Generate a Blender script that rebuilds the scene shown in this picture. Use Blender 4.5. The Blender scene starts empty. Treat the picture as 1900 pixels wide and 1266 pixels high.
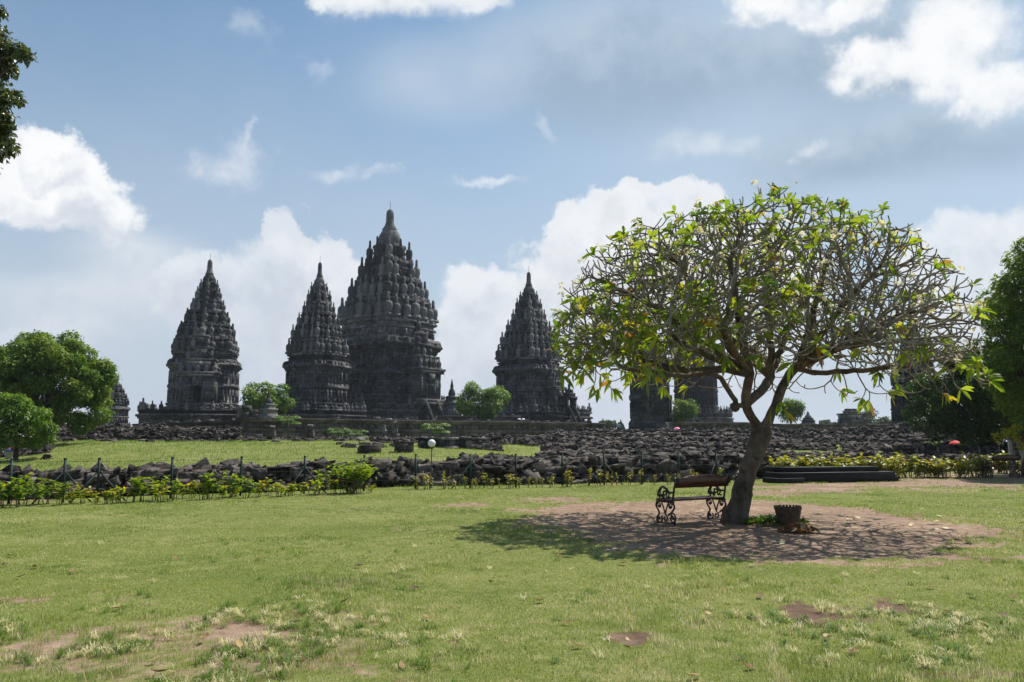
import bpy, bmesh, math, random
import numpy as np
from mathutils import Vector, Matrix, kdtree
R = math.radians
rng = np.random.default_rng(11)
random.seed(11)
sc = bpy.context.scene
col = sc.collection

# ------------------------------------------------------------------ camera
F, CX, CY, PITCH, EYE = 1478.0, 950.0, 633.0, R(6.9), 1.6
cam = bpy.data.cameras.new("camera")
cam.sensor_width = 36.0
cam.lens = F / 1900.0 * 36.0
cam.clip_end = 6000.0
cam.clip_start = 0.05
cam_o = bpy.data.objects.new("camera", cam)
cam_o.location = (0, 0, EYE)
cam_o.rotation_euler = (R(90) + PITCH, 0, 0)
col.objects.link(cam_o)
sc.camera = cam_o

# ------------------------------------------------------------------ light
SUN_EL, SUN_AZ = R(57), R(44)          # azimuth measured from the view direction to the right
SUN_VEC = Vector((math.sin(SUN_AZ) * math.cos(SUN_EL), math.cos(SUN_AZ) * math.cos(SUN_EL), math.sin(SUN_EL)))
sun = bpy.data.lights.new("sun", 'SUN')
sun.energy = 5.0
sun.angle = R(0.5)
sun.color = (1.0, 0.95, 0.86)
sun_o = bpy.data.objects.new("sun", sun)
sun_o.rotation_euler = SUN_VEC.to_track_quat('Z', 'Y').to_euler()
sun_o.location = (20, 30, 60)
col.objects.link(sun_o)
sc.view_settings.view_transform = 'Standard'
sc.view_settings.look = 'None'
sc.view_settings.exposure = 0.40
sc.view_settings.gamma = 1.0
sc.cycles.use_denoising = True


def ray(x, y):
    u = (x - CX) / F
    v = (CY - y) / F
    c, s = math.cos(PITCH), math.sin(PITCH)
    return u, c - v * s, s + v * c


def P(x, y, D):
    """point seen at photo pixel (x, y) at horizontal distance D"""
    dx, dy, dz = ray(x, y)
    t = D / dy
    return Vector((dx * t, D, EYE + dz * t))


def G(x, y):
    dx, dy, dz = ray(x, y)
    t = -EYE / dz
    return Vector((dx * t, dy * t, 0.0))


def XatD(x, D):
    return (x - CX) / F * D / math.cos(PITCH) * (math.cos(PITCH) ** 2) * 1.0


# ------------------------------------------------------------------ node helpers
class NT:
    def __init__(s, nt):
        s.nt = nt

    def n(s, t, **kw):
        nd = s.nt.nodes.new(t)
        for k, v in kw.items():
            setattr(nd, k, v)
        return nd

    def set(s, sock, v):
        if isinstance(v, bpy.types.NodeSocket):
            s.nt.links.new(v, sock)
        elif v is not None:
            sock.default_value = v

    def m(s, op, a, b=None, c=None, clamp=False):
        nd = s.n('ShaderNodeMath', operation=op, use_clamp=clamp)
        for i, v in enumerate((a, b, c)):
            s.set(nd.inputs[i], v)
        return nd.outputs[0]

    def mix(s, f, a, b, blend='MIX'):
        nd = s.n('ShaderNodeMix', data_type='RGBA', blend_type=blend)
        s.set(nd.inputs[0], f)
        for i, v in ((6, a), (7, b)):
            if isinstance(v, tuple) and len(v) == 3:
                v = (*v, 1.0)
            s.set(nd.inputs[i], v)
        return nd.outputs[2]

    def smooth(s, v, lo, hi, a=0.0, b=1.0):
        nd = s.n('ShaderNodeMapRange', interpolation_type='SMOOTHSTEP')
        s.set(nd.inputs[0], v)
        for i, q in zip((1, 2, 3, 4), (lo, hi, a, b)):
            s.set(nd.inputs[i], q)
        return nd.outputs[0]

    def lin(s, v, lo, hi, a=0.0, b=1.0):
        nd = s.n('ShaderNodeMapRange')
        s.set(nd.inputs[0], v)
        for i, q in zip((1, 2, 3, 4), (lo, hi, a, b)):
            s.set(nd.inputs[i], q)
        return nd.outputs[0]

    def noise(s, vec, scale, detail=4, rough=0.55, out=0, lac=2.0, dist=0.0):
        nd = s.n('ShaderNodeTexNoise')
        s.set(nd.inputs['Vector'], vec)
        nd.inputs['Scale'].default_value = scale
        nd.inputs['Detail'].default_value = detail
        nd.inputs['Roughness'].default_value = rough
        nd.inputs['Lacunarity'].default_value = lac
        nd.inputs['Distortion'].default_value = dist
        return nd.outputs[out]

    def ramp(s, v, stops):
        nd = s.n('ShaderNodeValToRGB')
        cr = nd.color_ramp
        while len(cr.elements) < len(stops):
            cr.elements.new(0.5)
        for e, (p, c) in zip(cr.elements, stops):
            e.position = p
            e.color = (*c, 1.0) if len(c) == 3 else c
        s.set(nd.inputs[0], v)
        return nd.outputs[0]

    def attr(s, name, out=2):
        nd = s.n('ShaderNodeAttribute', attribute_name=name)
        return nd.outputs[out]


# ------------------------------------------------------------------ sky with clouds
def build_world():
    w = bpy.data.worlds.new("World")
    sc.world = w
    w.use_nodes = True
    nt = w.node_tree
    nt.nodes.clear()
    t = NT(nt)
    tc = t.n('ShaderNodeTexCoord')
    d = tc.outputs['Generated']
    sky = t.n('ShaderNodeTexSky', sky_type='NISHITA')
    sky.sun_disc = False
    sky.sun_elevation = SUN_EL
    sky.sun_rotation = SUN_AZ
    sky.air_density = 1.0
    sky.dust_density = 1.2
    sky.ozone_density = 1.0
    sep = t.n('ShaderNodeSeparateXYZ')
    nt.links.new(d, sep.inputs[0])
    X, Y, Z = sep.outputs
    az = t.m('MULTIPLY', t.m('ARCTAN2', X, Y), 180 / math.pi)
    el = t.m('MULTIPLY', t.m('ARCSINE', t.m('MAXIMUM', t.m('MINIMUM', Z, 1.0), -1.0)), 180 / math.pi)

    # billowing edges: the coordinates are warped by noise before the cloud shapes are cut
    wn = t.noise(d, 7.0, 7, 0.60, out=1)
    s2 = t.n('ShaderNodeSeparateColor')
    nt.links.new(wn, s2.inputs[0])
    waz = t.m('ADD', az, t.m('MULTIPLY', t.m('SUBTRACT', s2.outputs[0], 0.5), 13.0))
    wel = t.m('ADD', el, t.m('MULTIPLY', t.m('SUBTRACT', s2.outputs[1], 0.5), 9.0))
    wn2 = t.noise(d, 3.0, 3, 0.5, out=1)
    s3 = t.n('ShaderNodeSeparateColor')
    nt.links.new(wn2, s3.inputs[0])
    saz = t.m('ADD', az, t.m('MULTIPLY', t.m('SUBTRACT', s3.outputs[0], 0.5), 14.0))
    sel = t.m('ADD', el, t.m('MULTIPLY', t.m('SUBTRACT', s3.outputs[1], 0.5), 9.0))
    fine = t.noise(d, 16.0, 8, 0.62)
    mid = t.noise(d, 6.5, 6, 0.55)

    def deg(x, y):
        dx, dy, dz = ray(x, y)
        return math.degrees(math.atan2(dx, dy)), math.degrees(math.atan2(dz, math.hypot(dx, dy)))

    def blob(x, y, rx, ry, soft, warped=True, power=None):
        a0, e0 = deg(x, y)
        a1, _ = deg(x + rx, y)
        _, e1 = deg(x, y - ry)
        A, E = (waz, wel) if warped else (saz, sel)
        da = t.m('DIVIDE', t.m('SUBTRACT', A, a0), abs(a1 - a0))
        de = t.m('DIVIDE', t.m('SUBTRACT', E, e0), abs(e1 - e0))
        if power:
            de = t.m('MAXIMUM', de, t.m('MULTIPLY', de, power))
        dist = t.m('SQRT', t.m('ADD', t.m('MULTIPLY', da, da), t.m('MULTIPLY', de, de)))
        return t.smooth(t.m('SUBTRACT', 1.0, dist), 0.0, soft), de

    c = sky.outputs[0]
    # overall balance of the clear sky to the photograph's deep, slightly muted blue
    c = t.mix(1.0, c, (0.070, 0.089, 0.092), 'MULTIPLY')
    # pale humid air near the horizon
    hz = t.smooth(t.m('ADD', el, t.m('MULTIPLY', t.m('SUBTRACT', mid, 0.5), 8.0)), 0.0, 36.0, 1.0, 0.0)
    c = t.mix(t.m('MULTIPLY', hz, 0.86), c, (0.42, 0.475, 0.55))
    # thin veil over the right half
    v, _ = blob(1500, 250, 850, 420, 0.8, False)
    c = t.mix(t.m('MULTIPLY', v, t.lin(mid, 0.3, 0.7, 0.65, 0.95)), c, (0.37, 0.46, 0.56))
    v, _ = blob(860, 140, 260, 150, 0.9, False)
    c = t.mix(t.m('MULTIPLY', v, t.lin(mid, 0.35, 0.65, 0.35, 0.85)), c, (0.40, 0.475, 0.57))
    v, _ = blob(1080, 90, 330, 150, 0.9, False)
    c = t.mix(t.m('MULTIPLY', v, t.lin(mid, 0.35, 0.65, 0.3, 0.75)), c, (0.38, 0.455, 0.55))

    GREY = (0.315, 0.42, 0.54)
    LGREY = (0.46, 0.535, 0.63)

    def layer(c, blobs, white, shade, amount=1.0, hi=0.55, lo=-0.9, fine_amt=0.0):
        for (x, y, rx, ry, soft, warped, *pw) in blobs:
            v, de = blob(x, y, rx, ry, soft, warped, pw[0] if pw else None)
            tone = t.smooth(t.m('ADD', de, t.m('MULTIPLY', t.m('SUBTRACT', fine, 0.5), 3.2)), lo, hi)
            cc = t.mix(tone, tuple(q * 0.80 for q in shade), tuple(q * 0.80 for q in white))
            if warped and not fine_amt:
                v = t.smooth(t.m('ADD', v, t.m('MULTIPLY', t.m('MULTIPLY', t.m('SUBTRACT', fine, 0.5), 1.1), t.smooth(v, 0.02, 0.40))), 0.06, 1.0)
            f = t.m('MULTIPLY', v, amount)
            if fine_amt:
                f = t.m('MULTIPLY', f, t.smooth(fine, 0.5 - fine_amt, 0.5 + fine_amt))
            c = t.mix(f, c, cc)
        return c
    # dark bellies of the big cloud, upper right
    c = layer(c, [(1180, 165, 400, 175, 0.75, False), (1650, 300, 460, 105, 0.8, False), (1560, 110, 420, 200, 0.8, False)],
              (0.46, 0.56, 0.67), GREY, 0.85, 0.9, -0.6)
    # bright parts upper right
    c = layer(c, [(1430, 5, 160, 70, 0.9, True), (1560, 20, 130, 60, 0.9, True), (1800, 50, 260, 120, 0.9, True), (1690, 140, 220, 85, 0.8, True), (1850, 165, 150, 95, 0.8, True), (1580, 120, 110, 60, 0.9, True)],
              (0.92, 0.93, 0.94), (0.66, 0.71, 0.77), 0.97, 0.2, -1.3)
    # top centre
    c = layer(c, [(745, 5, 210, 75, 0.9, True), (890, 0, 120, 60, 0.9, True), (640, -12, 140, 50, 0.8, True)],
              (0.88, 0.90, 0.92), (0.60, 0.67, 0.75), 0.95, 0.3, -1.2)
    # wisps
    c = layer(c, [(470, 68, 52, 42, 0.9, True), (1025, 215, 20, 42, 0.9, True), (590, 120, 40, 40, 1.0, True)],
              (0.80, 0.84, 0.88), (0.60, 0.68, 0.77), 0.5, 0.4, -1.2, 0.35)
    c = layer(c, [(1270, 275, 90, 40, 0.9, True), (1360, 265, 50, 28, 0.9, True), (1480, 285, 40, 22, 0.9, True)],
              (0.80, 0.83, 0.86), (0.55, 0.63, 0.72), 0.6, 0.4, -1.2, 0.35)
    c = layer(c, [(470, 275, 60, 62, 0.9, True), (430, 320, 95, 55, 1.0, True), (615, 332, 78, 34, 0.9, True), (700, 342, 36, 18, 0.9, True),
                  (880, 336, 78, 20, 0.9, True), (475, 232, 16, 34, 1.0, True)],
              (0.86, 0.88, 0.91), (0.57, 0.65, 0.75), 0.82, 0.2, -1.0, 0.35)
    # low bank of cumulus behind the temples
    c = layer(c, [(330, 490, 200, 75, 0.9, False, .3), (60, 620, 260, 60, 0.9, True, .3), (150, 560, 300, 70, 1.0, False, .3)],
              (0.72, 0.76, 0.82), (0.55, 0.61, 0.69), 0.75, 0.4, -1.0)
    c = layer(c, [(350, 500, 110, 55, 0.7, True, .3), (540, 520, 190, 100, 0.5, True, .25), (525, 450, 46, 60, 0.4, True, .25), (597, 480, 60, 56, 0.4, True, .25), (665, 520, 70, 55, 0.5, True, .25)],
              (0.80, 0.825, 0.86), (0.58, 0.63, 0.71), 0.72, 0.5, -0.9)
    c = layer(c, [(890, 560, 130, 70, 0.4, True, .25), (1140, 500, 210, 130, 0.3, True, .2), (1240, 400, 150, 72, 0.25, True, .25), (1150, 430, 140, 82, 0.25, True, .25), (1040, 450, 80, 70, 0.3, True, .25), (1400, 480, 180, 90, 0.6, True, .25)],
              (0.83, 0.85, 0.88), (0.60, 0.65, 0.72), 0.9, 0.4, -1.0)
    c = layer(c, [(1790, 470, 130, 100, 0.45, True, .25), (1890, 480, 120, 110, 0.45, True, .25)],
              (0.80, 0.83, 0.87), (0.62, 0.68, 0.75), 0.85, 0.4, -1.0)
    # the cumulus on the left
    c = layer(c, [(90, 405, 210, 48, 0.8, True), (60, 352, 160, 90, 0.45, True), (165, 360, 120, 72, 0.5, True), (130, 318, 100, 50, 0.5, True)],
              (0.93, 0.94, 0.95), (0.66, 0.70, 0.77), 0.96, 0.25, -0.75)
    # haze under the banks
    hz2 = t.smooth(el, 0.5, 12.0, 1.0, 0.0)
    c = t.mix(t.m('MULTIPLY', hz2, 0.55), c, (0.41, 0.46, 0.54))
    # clouds all round and overhead, outside the photograph's frame
    bg = t.n('ShaderNodeBackground')
    nt.links.new(c, bg.inputs[0])
    bg.inputs[1].default_value = 1.0
    out = t.n('ShaderNodeOutputWorld')
    nt.links.new(bg.outputs[0], out.inputs[0])


build_world()


# ------------------------------------------------------------------ mesh helpers
class Geo:
    """collects arrays of vertices and faces into one mesh"""
    def __init__(s):
        s.V, s.T, s.Q, s.N, s.A, s.n = [], [], [], [], [], 0
        s.SM = []

    def add(s, V, T=None, Q=None, N=None, a=0.0):
        V = np.asarray(V, dtype=np.float64).reshape(-1, 3)
        o = s.n
        s.V.append(V)
        s.A.append(np.broadcast_to(np.asarray(a, dtype=np.float32), (len(V),)))
        s.n += len(V)
        if T is not None and len(T):
            s.T.append(np.asarray(T, dtype=np.int64).reshape(-1, 3) + o)
        if Q is not None and len(Q):
            s.Q.append(np.asarray(Q, dtype=np.int64).reshape(-1, 4) + o)
        if N is not None:
            for f in N:
                s.N.append([i + o for i in f])
        return s

    def mesh(s, name, mat, smooth=False):
        me = bpy.data.meshes.new(name)
        V = np.concatenate(s.V) if s.V else np.zeros((0, 3))
        T = np.concatenate(s.T) if s.T else np.zeros((0, 3), int)
        Q = np.concatenate(s.Q) if s.Q else np.zeros((0, 4), int)
        loops = np.concatenate([T.ravel(), Q.ravel(), np.array([i for f in s.N for i in f], dtype=np.int64)])
        tot = np.concatenate([np.full(len(T), 3), np.full(len(Q), 4), np.array([len(f) for f in s.N], dtype=np.int64)])
        start = np.concatenate([[0], np.cumsum(tot)[:-1]]) if len(tot) else np.zeros(0)
        me.vertices.add(len(V))
        me.vertices.foreach_set("co", V.astype(np.float32).ravel())
        me.loops.add(len(loops))
        me.loops.foreach_set("vertex_index", loops.astype(np.int32))
        me.polygons.add(len(tot))
        me.polygons.foreach_set("loop_start", start.astype(np.int32))
        if smooth:
            me.polygons.foreach_set("use_smooth", np.ones(len(tot), dtype=bool))
        at = me.attributes.new("tint", 'FLOAT', 'POINT')
        at.data.foreach_set("value", np.concatenate(s.A).astype(np.float32) if s.A else np.zeros(0, np.float32))
        me.update(calc_edges=True)
        me.validate()
        if mat:
            me.materials.append(mat)
        return me

    def build(s, name, mat, parent=None, smooth=False):
        o = bpy.data.objects.new(name, s.mesh(name, mat, smooth))
        col.objects.link(o)
        if parent is not None:
            o.parent = parent
        return o


def tag(o, label=None, cat=None, group=None, kind=None):
    if label:
        o['label'] = label
    if cat:
        o['category'] = cat
    if group:
        o['group'] = group
    if kind:
        o['kind'] = kind
    return o


def empty(name, loc, rz=0.0, label=None, cat=None, group=None):
    o = bpy.data.objects.new(name, None)
    o.empty_display_size = 0.3
    o.location = loc
    o.rotation_euler = (0, 0, rz)
    col.objects.link(o)
    return tag(o, label, cat, group)


KIDS = {}


def kids(o):
    return [c for c in o.children]


def copy_tree(o, parent=None):
    c = o.copy()
    col.objects.link(c)
    if parent is not None:
        c.parent = parent
    for ch in list(o.children):
        copy_tree(ch, c)
    return c


BOXQ = np.array([[0, 3, 2, 1], [4, 5, 6, 7], [0, 1, 5, 4], [1, 2, 6, 5], [2, 3, 7, 6], [3, 0, 4, 7]])
BOXV = np.array([[-1, -1, -1], [1, -1, -1], [1, 1, -1], [-1, 1, -1], [-1, -1, 1], [1, -1, 1], [1, 1, 1], [-1, 1, 1]]) * 0.5


def box(g, c, size, rot=None, jit=0.0, a=0.0):
    V = BOXV * np.asarray(size)
    if jit:
        V = V + rng.normal(0, jit, V.shape) * np.asarray(size)
    if rot is not None:
        V = V @ np.array(rot.to_3x3()).T
    g.add(V + np.asarray(c), Q=BOXQ, a=a)


def rotm(rx=0, ry=0, rz=0):
    return (Matrix.Rotation(rz, 3, 'Z') @ Matrix.Rotation(ry, 3, 'Y') @ Matrix.Rotation(rx, 3, 'X'))


def tube(g, pts, rad, sides=6, cap=True, a=0.0):
    pts = np.asarray(pts, dtype=float)
    n = len(pts)
    rad = np.broadcast_to(np.asarray(rad, dtype=float), (n,))
    tan = np.gradient(pts, axis=0) if n > 2 else np.repeat((pts[1:] - pts[:1]), n, 0)
    tan /= np.linalg.norm(tan, axis=1)[:, None] + 1e-9
    ref = np.array([0, 0, 1.0]) if abs(tan[0][2]) < 0.9 else np.array([1.0, 0, 0])
    u = np.cross(tan[0], ref)
    u /= np.linalg.norm(u)
    ang = np.linspace(0, 2 * np.pi, sides, endpoint=False)
    V = np.zeros((n, sides, 3))
    for i in range(n):
        u = u - tan[i] * np.dot(u, tan[i])
        u /= np.linalg.norm(u) + 1e-9
        w = np.cross(tan[i], u)
        V[i] = pts[i] + rad[i] * (np.cos(ang)[:, None] * u + np.sin(ang)[:, None] * w)
    i, j = np.meshgrid(np.arange(n - 1), np.arange(sides), indexing='ij')
    j2 = (j + 1) % sides
    Q = np.stack([i * sides + j, i * sides + j2, (i + 1) * sides + j2, (i + 1) * sides + j], -1).reshape(-1, 4)
    N = [list(range(sides))[::-1], [(n - 1) * sides + k for k in range(sides)]] if cap else None
    g.add(V.reshape(-1, 3), Q=Q, N=N, a=a)


def lathe(g, prof, sides=12, c=(0, 0, 0), a=0.0, phase=0.0, rib=None):
    """prof: (r, z) pairs from bottom to top"""
    prof = np.asarray(prof, float)
    n = len(prof)
    ang = np.linspace(0, 2 * np.pi, sides, endpoint=False) + phase
    rr = prof[:, 0][:, None] * (np.ones(sides)[None, :] if rib is None else (1 + rib * (np.arange(sides) % 2))[None, :])
    V = np.stack([rr * np.cos(ang), rr * np.sin(ang), np.repeat(prof[:, 1][:, None], sides, 1)], -1)
    i, j = np.meshgrid(np.arange(n - 1), np.arange(sides), indexing='ij')
    j2 = (j + 1) % sides
    Q = np.stack([i * sides + j, i * sides + j2, (i + 1) * sides + j2, (i + 1) * sides + j], -1).reshape(-1, 4)
    g.add(V.reshape(-1, 3) + np.asarray(c), Q=Q, N=[list(range(sides))[::-1], [(n - 1) * sides + k for k in range(sides)]], a=a)


# smooth value noise for terrain and masks
_perm = np.random.default_rng(3).random((256, 256))


def vnoise(x, y):
    x = np.asarray(x, float); y = np.asarray(y, float)
    xi = np.floor(x).astype(int); yi = np.floor(y).astype(int)
    fx = x - xi; fy = y - yi
    fx = fx * fx * (3 - 2 * fx); fy = fy * fy * (3 - 2 * fy)
    a = _perm[xi % 256, yi % 256]; b = _perm[(xi + 1) % 256, yi % 256]
    c = _perm[xi % 256, (yi + 1) % 256]; d = _perm[(xi + 1) % 256, (yi + 1) % 256]
    return (a * (1 - fx) + b * fx) * (1 - fy) + (c * (1 - fx) + d * fx) * fy


def fbm(x, y, oct=4):
    s = 0; amp = 0.5; tot = 0
    for k in range(oct):
        s = s + amp * vnoise(x * 2 ** k + 17 * k, y * 2 ** k + 31 * k)
        tot += amp
        amp *= 0.5
    return s / tot


def sstep(x, a, b):
    t = np.clip((np.asarray(x, float) - a) / (b - a), 0, 1)
    return t * t * (3 - 2 * t)


# ------------------------------------------------------------------ materials
def new_mat(name):
    m = bpy.data.materials.new(name)
    m.use_nodes = True
    nt = m.node_tree
    nt.nodes.clear()
    t = NT(nt)
    out = t.n('ShaderNodeOutputMaterial')
    b = t.n('ShaderNodeBsdfPrincipled')
    nt.links.new(b.outputs[0], out.inputs[0])
    b.inputs['Roughness'].default_value = 0.8
    return m, t, b, out


def bump(t, b, h, strength=0.5, dist=0.05):
    bn = t.n('ShaderNodeBump')
    bn.inputs['Strength'].default_value = strength
    bn.inputs['Distance'].default_value = dist
    t.set(bn.inputs['Height'], h)
    t.nt.links.new(bn.outputs[0], b.inputs['Normal'])


def objco(t):
    return t.n('ShaderNodeTexCoord').outputs['Object']


def mat_stone(name, dark, light, brick=None, scale=1.0, spec=0.25, vari=1.0, world=False):
    m, t, b, out = new_mat(name)
    if world:
        co = t.n('ShaderNodeNewGeometry').outputs['Position']
    else:
        co = objco(t)
    big = t.noise(co, 0.35 * scale, 5, 0.62)
    fine = t.noise(co, 3.2 * scale, 6, 0.7)
    f = t.lin(t.m('ADD', t.m('MULTIPLY', big, 0.55), t.m('MULTIPLY', fine, 0.45)), 0.36, 0.66)
    c = t.mix(f, dark, light)
    # pale lichen and rain streaks with a shape of their own
    mp = t.n('ShaderNodeMapping')
    t.nt.links.new(co, mp.inputs[0])
    mp.inputs['Scale'].default_value = (1.0, 1.0, 0.22)
    st = t.noise(mp.outputs[0], 1.3 * scale, 5, 0.65)
    c = t.mix(t.smooth(st, 0.58, 0.72, 0.0, 0.55 * vari), c, tuple(min(1, q * 1.75) for q in light))
    c = t.mix(t.smooth(t.noise(co, 0.8 * scale, 4, 0.6), 0.56, 0.7, 0.0, 0.6 * vari), c, (dark[0] * 0.9, dark[1] * 0.82, dark[2] * 0.78))
    h = fine
    if brick:
        sp = t.n('ShaderNodeSeparateXYZ')
        t.nt.links.new(co, sp.inputs[0])
        cb = t.n('ShaderNodeCombineXYZ')
        t.nt.links.new(t.m('ADD', sp.outputs[0], sp.outputs[1]), cb.inputs[0])
        t.nt.links.new(sp.outputs[2], cb.inputs[1])
        br = t.n('ShaderNodeTexBrick')
        t.nt.links.new(cb.outputs[0], br.inputs[0])
        br.inputs['Color1'].default_value = (1, 1, 1, 1)
        br.inputs['Color2'].default_value = (0.40, 0.40, 0.40, 1)
        br.inputs['Mortar'].default_value = (0.20, 0.20, 0.20, 1)
        br.inputs['Scale'].default_value = 1.0
        br.inputs['Mortar Size'].default_value = brick * 0.05
        br.inputs['Brick Width'].default_value = brick * 2.1
        br.inputs['Row Height'].default_value = brick
        c = t.mix(0.9, c, t.mix(1.0, c, br.outputs[0], 'MULTIPLY'))
        h = t.m('ADD', t.m('MULTIPLY', fine, 0.6), t.m('MULTIPLY', br.outputs[1], -0.7))
    # every block has a shade of its own
    rnd = t.m('ADD', t.attr('tint'), t.n('ShaderNodeObjectInfo').outputs['Random'])
    k = t.lin(t.m('FRACT', t.m('MULTIPLY', rnd, 7.31)), 0, 1, 1.0 - 0.55 * vari, 1.0 + 0.75 * vari)
    kk = t.n('ShaderNodeCombineColor')
    for i in range(3):
        t.nt.links.new(k, kk.inputs[i])
    c = t.mix(1.0, c, kk.outputs[0], 'MULTIPLY')
    t.set(b.inputs['Base Color'], c)
    b.inputs['Roughness'].default_value = 0.85
    b.inputs['Specular IOR Level'].default_value = spec
    bump(t, b, h, 0.7, 0.12)
    return m


def mat_leaf(name, stops, rough=0.45, trans=0.35, spec=0.4):
    m, t, b, out = new_mat(name)
    c = t.ramp(t.attr('tint'), stops)
    t.set(b.inputs['Base Color'], c)
    b.inputs['Roughness'].default_value = rough
    b.inputs['Specular IOR Level'].default_value = spec
    tr = t.n('ShaderNodeBsdfTranslucent')
    hs = t.n('ShaderNodeHueSaturation')
    hs.inputs['Saturation'].default_value = 1.1
    hs.inputs['Value'].default_value = 1.5
    t.nt.links.new(c, hs.inputs['Color'])
    t.nt.links.new(hs.outputs[0], tr.inputs[0])
    mx = t.n('ShaderNodeMixShader')
    mx.inputs[0].default_value = trans
    t.nt.links.new(b.outputs[0], mx.inputs[1])
    t.nt.links.new(tr.outputs[0], mx.inputs[2])
    t.nt.links.new(mx.outputs[0], out.inputs[0])
    return m


def mat_plain(name, colr, rough=0.6, spec=0.4, nscale=8.0, var=0.3, metal=0.0, bmp=0.15):
    m, t, b, out = new_mat(name)
    co = objco(t)
    n = t.noise(co, nscale, 5, 0.6)
    c = t.mix(t.lin(n, 0.3, 0.7), tuple(q * (1 - var) for q in colr), tuple(min(1, q * (1 + var)) for q in colr))
    t.set(b.inputs['Base Color'], c)
    b.inputs['Roughness'].default_value = rough
    b.inputs['Specular IOR Level'].default_value = spec
    b.inputs['Metallic'].default_value = metal
    if bmp:
        bump(t, b, n, bmp, 0.01)
    return m


def mat_bark(name, dark, light, scale=6.0):
    m, t, b, out = new_mat(name)
    co = objco(t)
    mp = t.n('ShaderNodeMapping')
    t.nt.links.new(co, mp.inputs[0])
    mp.inputs['Scale'].default_value = (1, 1, 0.45)
    n1 = t.noise(mp.outputs[0], scale, 7, 0.66)
    n2 = t.noise(co, scale * 0.35, 4, 0.6)
    f = t.lin(t.m('ADD', t.m('MULTIPLY', n1, 0.6), t.m('MULTIPLY', n2, 0.4)), 0.36, 0.64)
    c = t.mix(f, dark, light)
    # grey lichen blotches
    c = t.mix(t.smooth(t.noise(co, scale * 0.8, 3, 0.5), 0.60, 0.74, 0, 0.35), c, (0.25, 0.235, 0.20))
    t.set(b.inputs['Base Color'], c)
    b.inputs['Roughness'].default_value = 0.85
    b.inputs['Specular IOR Level'].default_value = 0.2
    bump(t, b, n1, 0.9, 0.04)
    return m


M = {}
M['temple'] = mat_stone('temple andesite', (0.023, 0.023, 0.0245), (0.195, 0.189, 0.185), brick=0.62, spec=0.12, vari=1.3)
M['pinn'] = mat_stone('pinnacle andesite', (0.026, 0.026, 0.027), (0.165, 0.160, 0.157), scale=1.4, vari=1.25)
M['wall'] = mat_stone('terrace andesite', (0.032, 0.029, 0.027), (0.21, 0.195, 0.18), brick=0.55, vari=1.3)
M['block'] = mat_stone('rubble andesite', (0.017, 0.014, 0.013), (0.130, 0.112, 0.100), spec=0.08, scale=2.6, world=True, vari=1.25)
M['iron'] = mat_plain('black cast iron', (0.012, 0.011, 0.011), 0.45, 0.5)
M['green_metal'] = mat_plain('dark green paint', (0.008, 0.030, 0.023), 0.6, 0.25, 12, 0.4)
M['black_stone'] = mat_plain('black painted masonry', (0.008, 0.0075, 0.0075), 0.6, 0.25, 3.0, 0.6)
M['pole'] = mat_plain('grey brown pole', (0.07, 0.06, 0.055), 0.6, 0.4)
M['globe'] = mat_plain('opal globe', (0.80, 0.79, 0.76), 0.25, 0.5, 4, 0.03, 0, 0)
M['cream'] = mat_plain('cream post', (0.42, 0.36, 0.26), 0.7, 0.3)
M['board'] = mat_plain('dark notice board', (0.03, 0.03, 0.03), 0.5, 0.4)  # also the dark panels that paint shade into the temple doorways
M['paper'] = mat_plain('pale notice sheet', (0.22, 0.25, 0.23), 0.6, 0.3, 5, 0.3)
M['bin'] = mat_plain('grey metal bin', (0.30, 0.31, 0.33), 0.4, 0.5, 6, 0.25)
M['blue'] = mat_plain('blue plastic', (0.02, 0.08, 0.35), 0.5, 0.4)
M['red'] = mat_plain('red cloth', (0.62, 0.03, 0.02), 0.7, 0.3)
M['pink'] = mat_plain('pink cloth', (0.75, 0.22, 0.38), 0.7, 0.3)
M['white'] = mat_plain('white cloth', (0.75, 0.75, 0.80), 0.7, 0.3, 8, 0.08)
M['cyan'] = mat_plain('light blue cloth', (0.10, 0.42, 0.60), 0.7, 0.3)
M['navy'] = mat_plain('dark cloth', (0.03, 0.035, 0.06), 0.8, 0.3)
M['skin'] = mat_plain('skin', (0.30, 0.17, 0.11), 0.6, 0.3, 8, 0.05)
M['hair'] = mat_plain('black hair', (0.012, 0.010, 0.010), 0.5, 0.4)
M['bark'] = mat_bark('brown grey bark', (0.032, 0.023, 0.017), (0.185, 0.145, 0.112))
M['twig'] = mat_bark('pale grey branches', (0.10, 0.084, 0.064), (0.36, 0.31, 0.24), 9.0)
M['darkbark'] = mat_bark('dark bark', (0.03, 0.024, 0.02), (0.09, 0.072, 0.058))
M['stem'] = mat_plain('green brown stem', (0.10, 0.09, 0.045), 0.7, 0.3)
M['frangi'] = mat_leaf('long glossy leaves', [(0.0, (0.055, 0.10, 0.016)), (0.4, (0.15, 0.225, 0.026)), (0.72, (0.28, 0.33, 0.045)), (0.88, (0.38, 0.33, 0.045)), (1.0, (0.28, 0.15, 0.04))], 0.5, 0.5, 0.3)
M['flower'] = mat_leaf('cream petals', [(0.0, (0.80, 0.77, 0.62)), (0.6, (0.80, 0.72, 0.42)), (1.0, (0.75, 0.55, 0.10))], 0.6, 0.3, 0.2)
M['mango'] = mat_leaf('broad tree leaves', [(0.0, (0.032, 0.075, 0.012)), (0.5, (0.105, 0.180, 0.025)), (0.85, (0.21, 0.28, 0.045)), (0.96, (0.20, 0.14, 0.04)), (1.0, (0.17, 0.08, 0.03))], 0.5, 0.4, 0.22)
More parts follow.
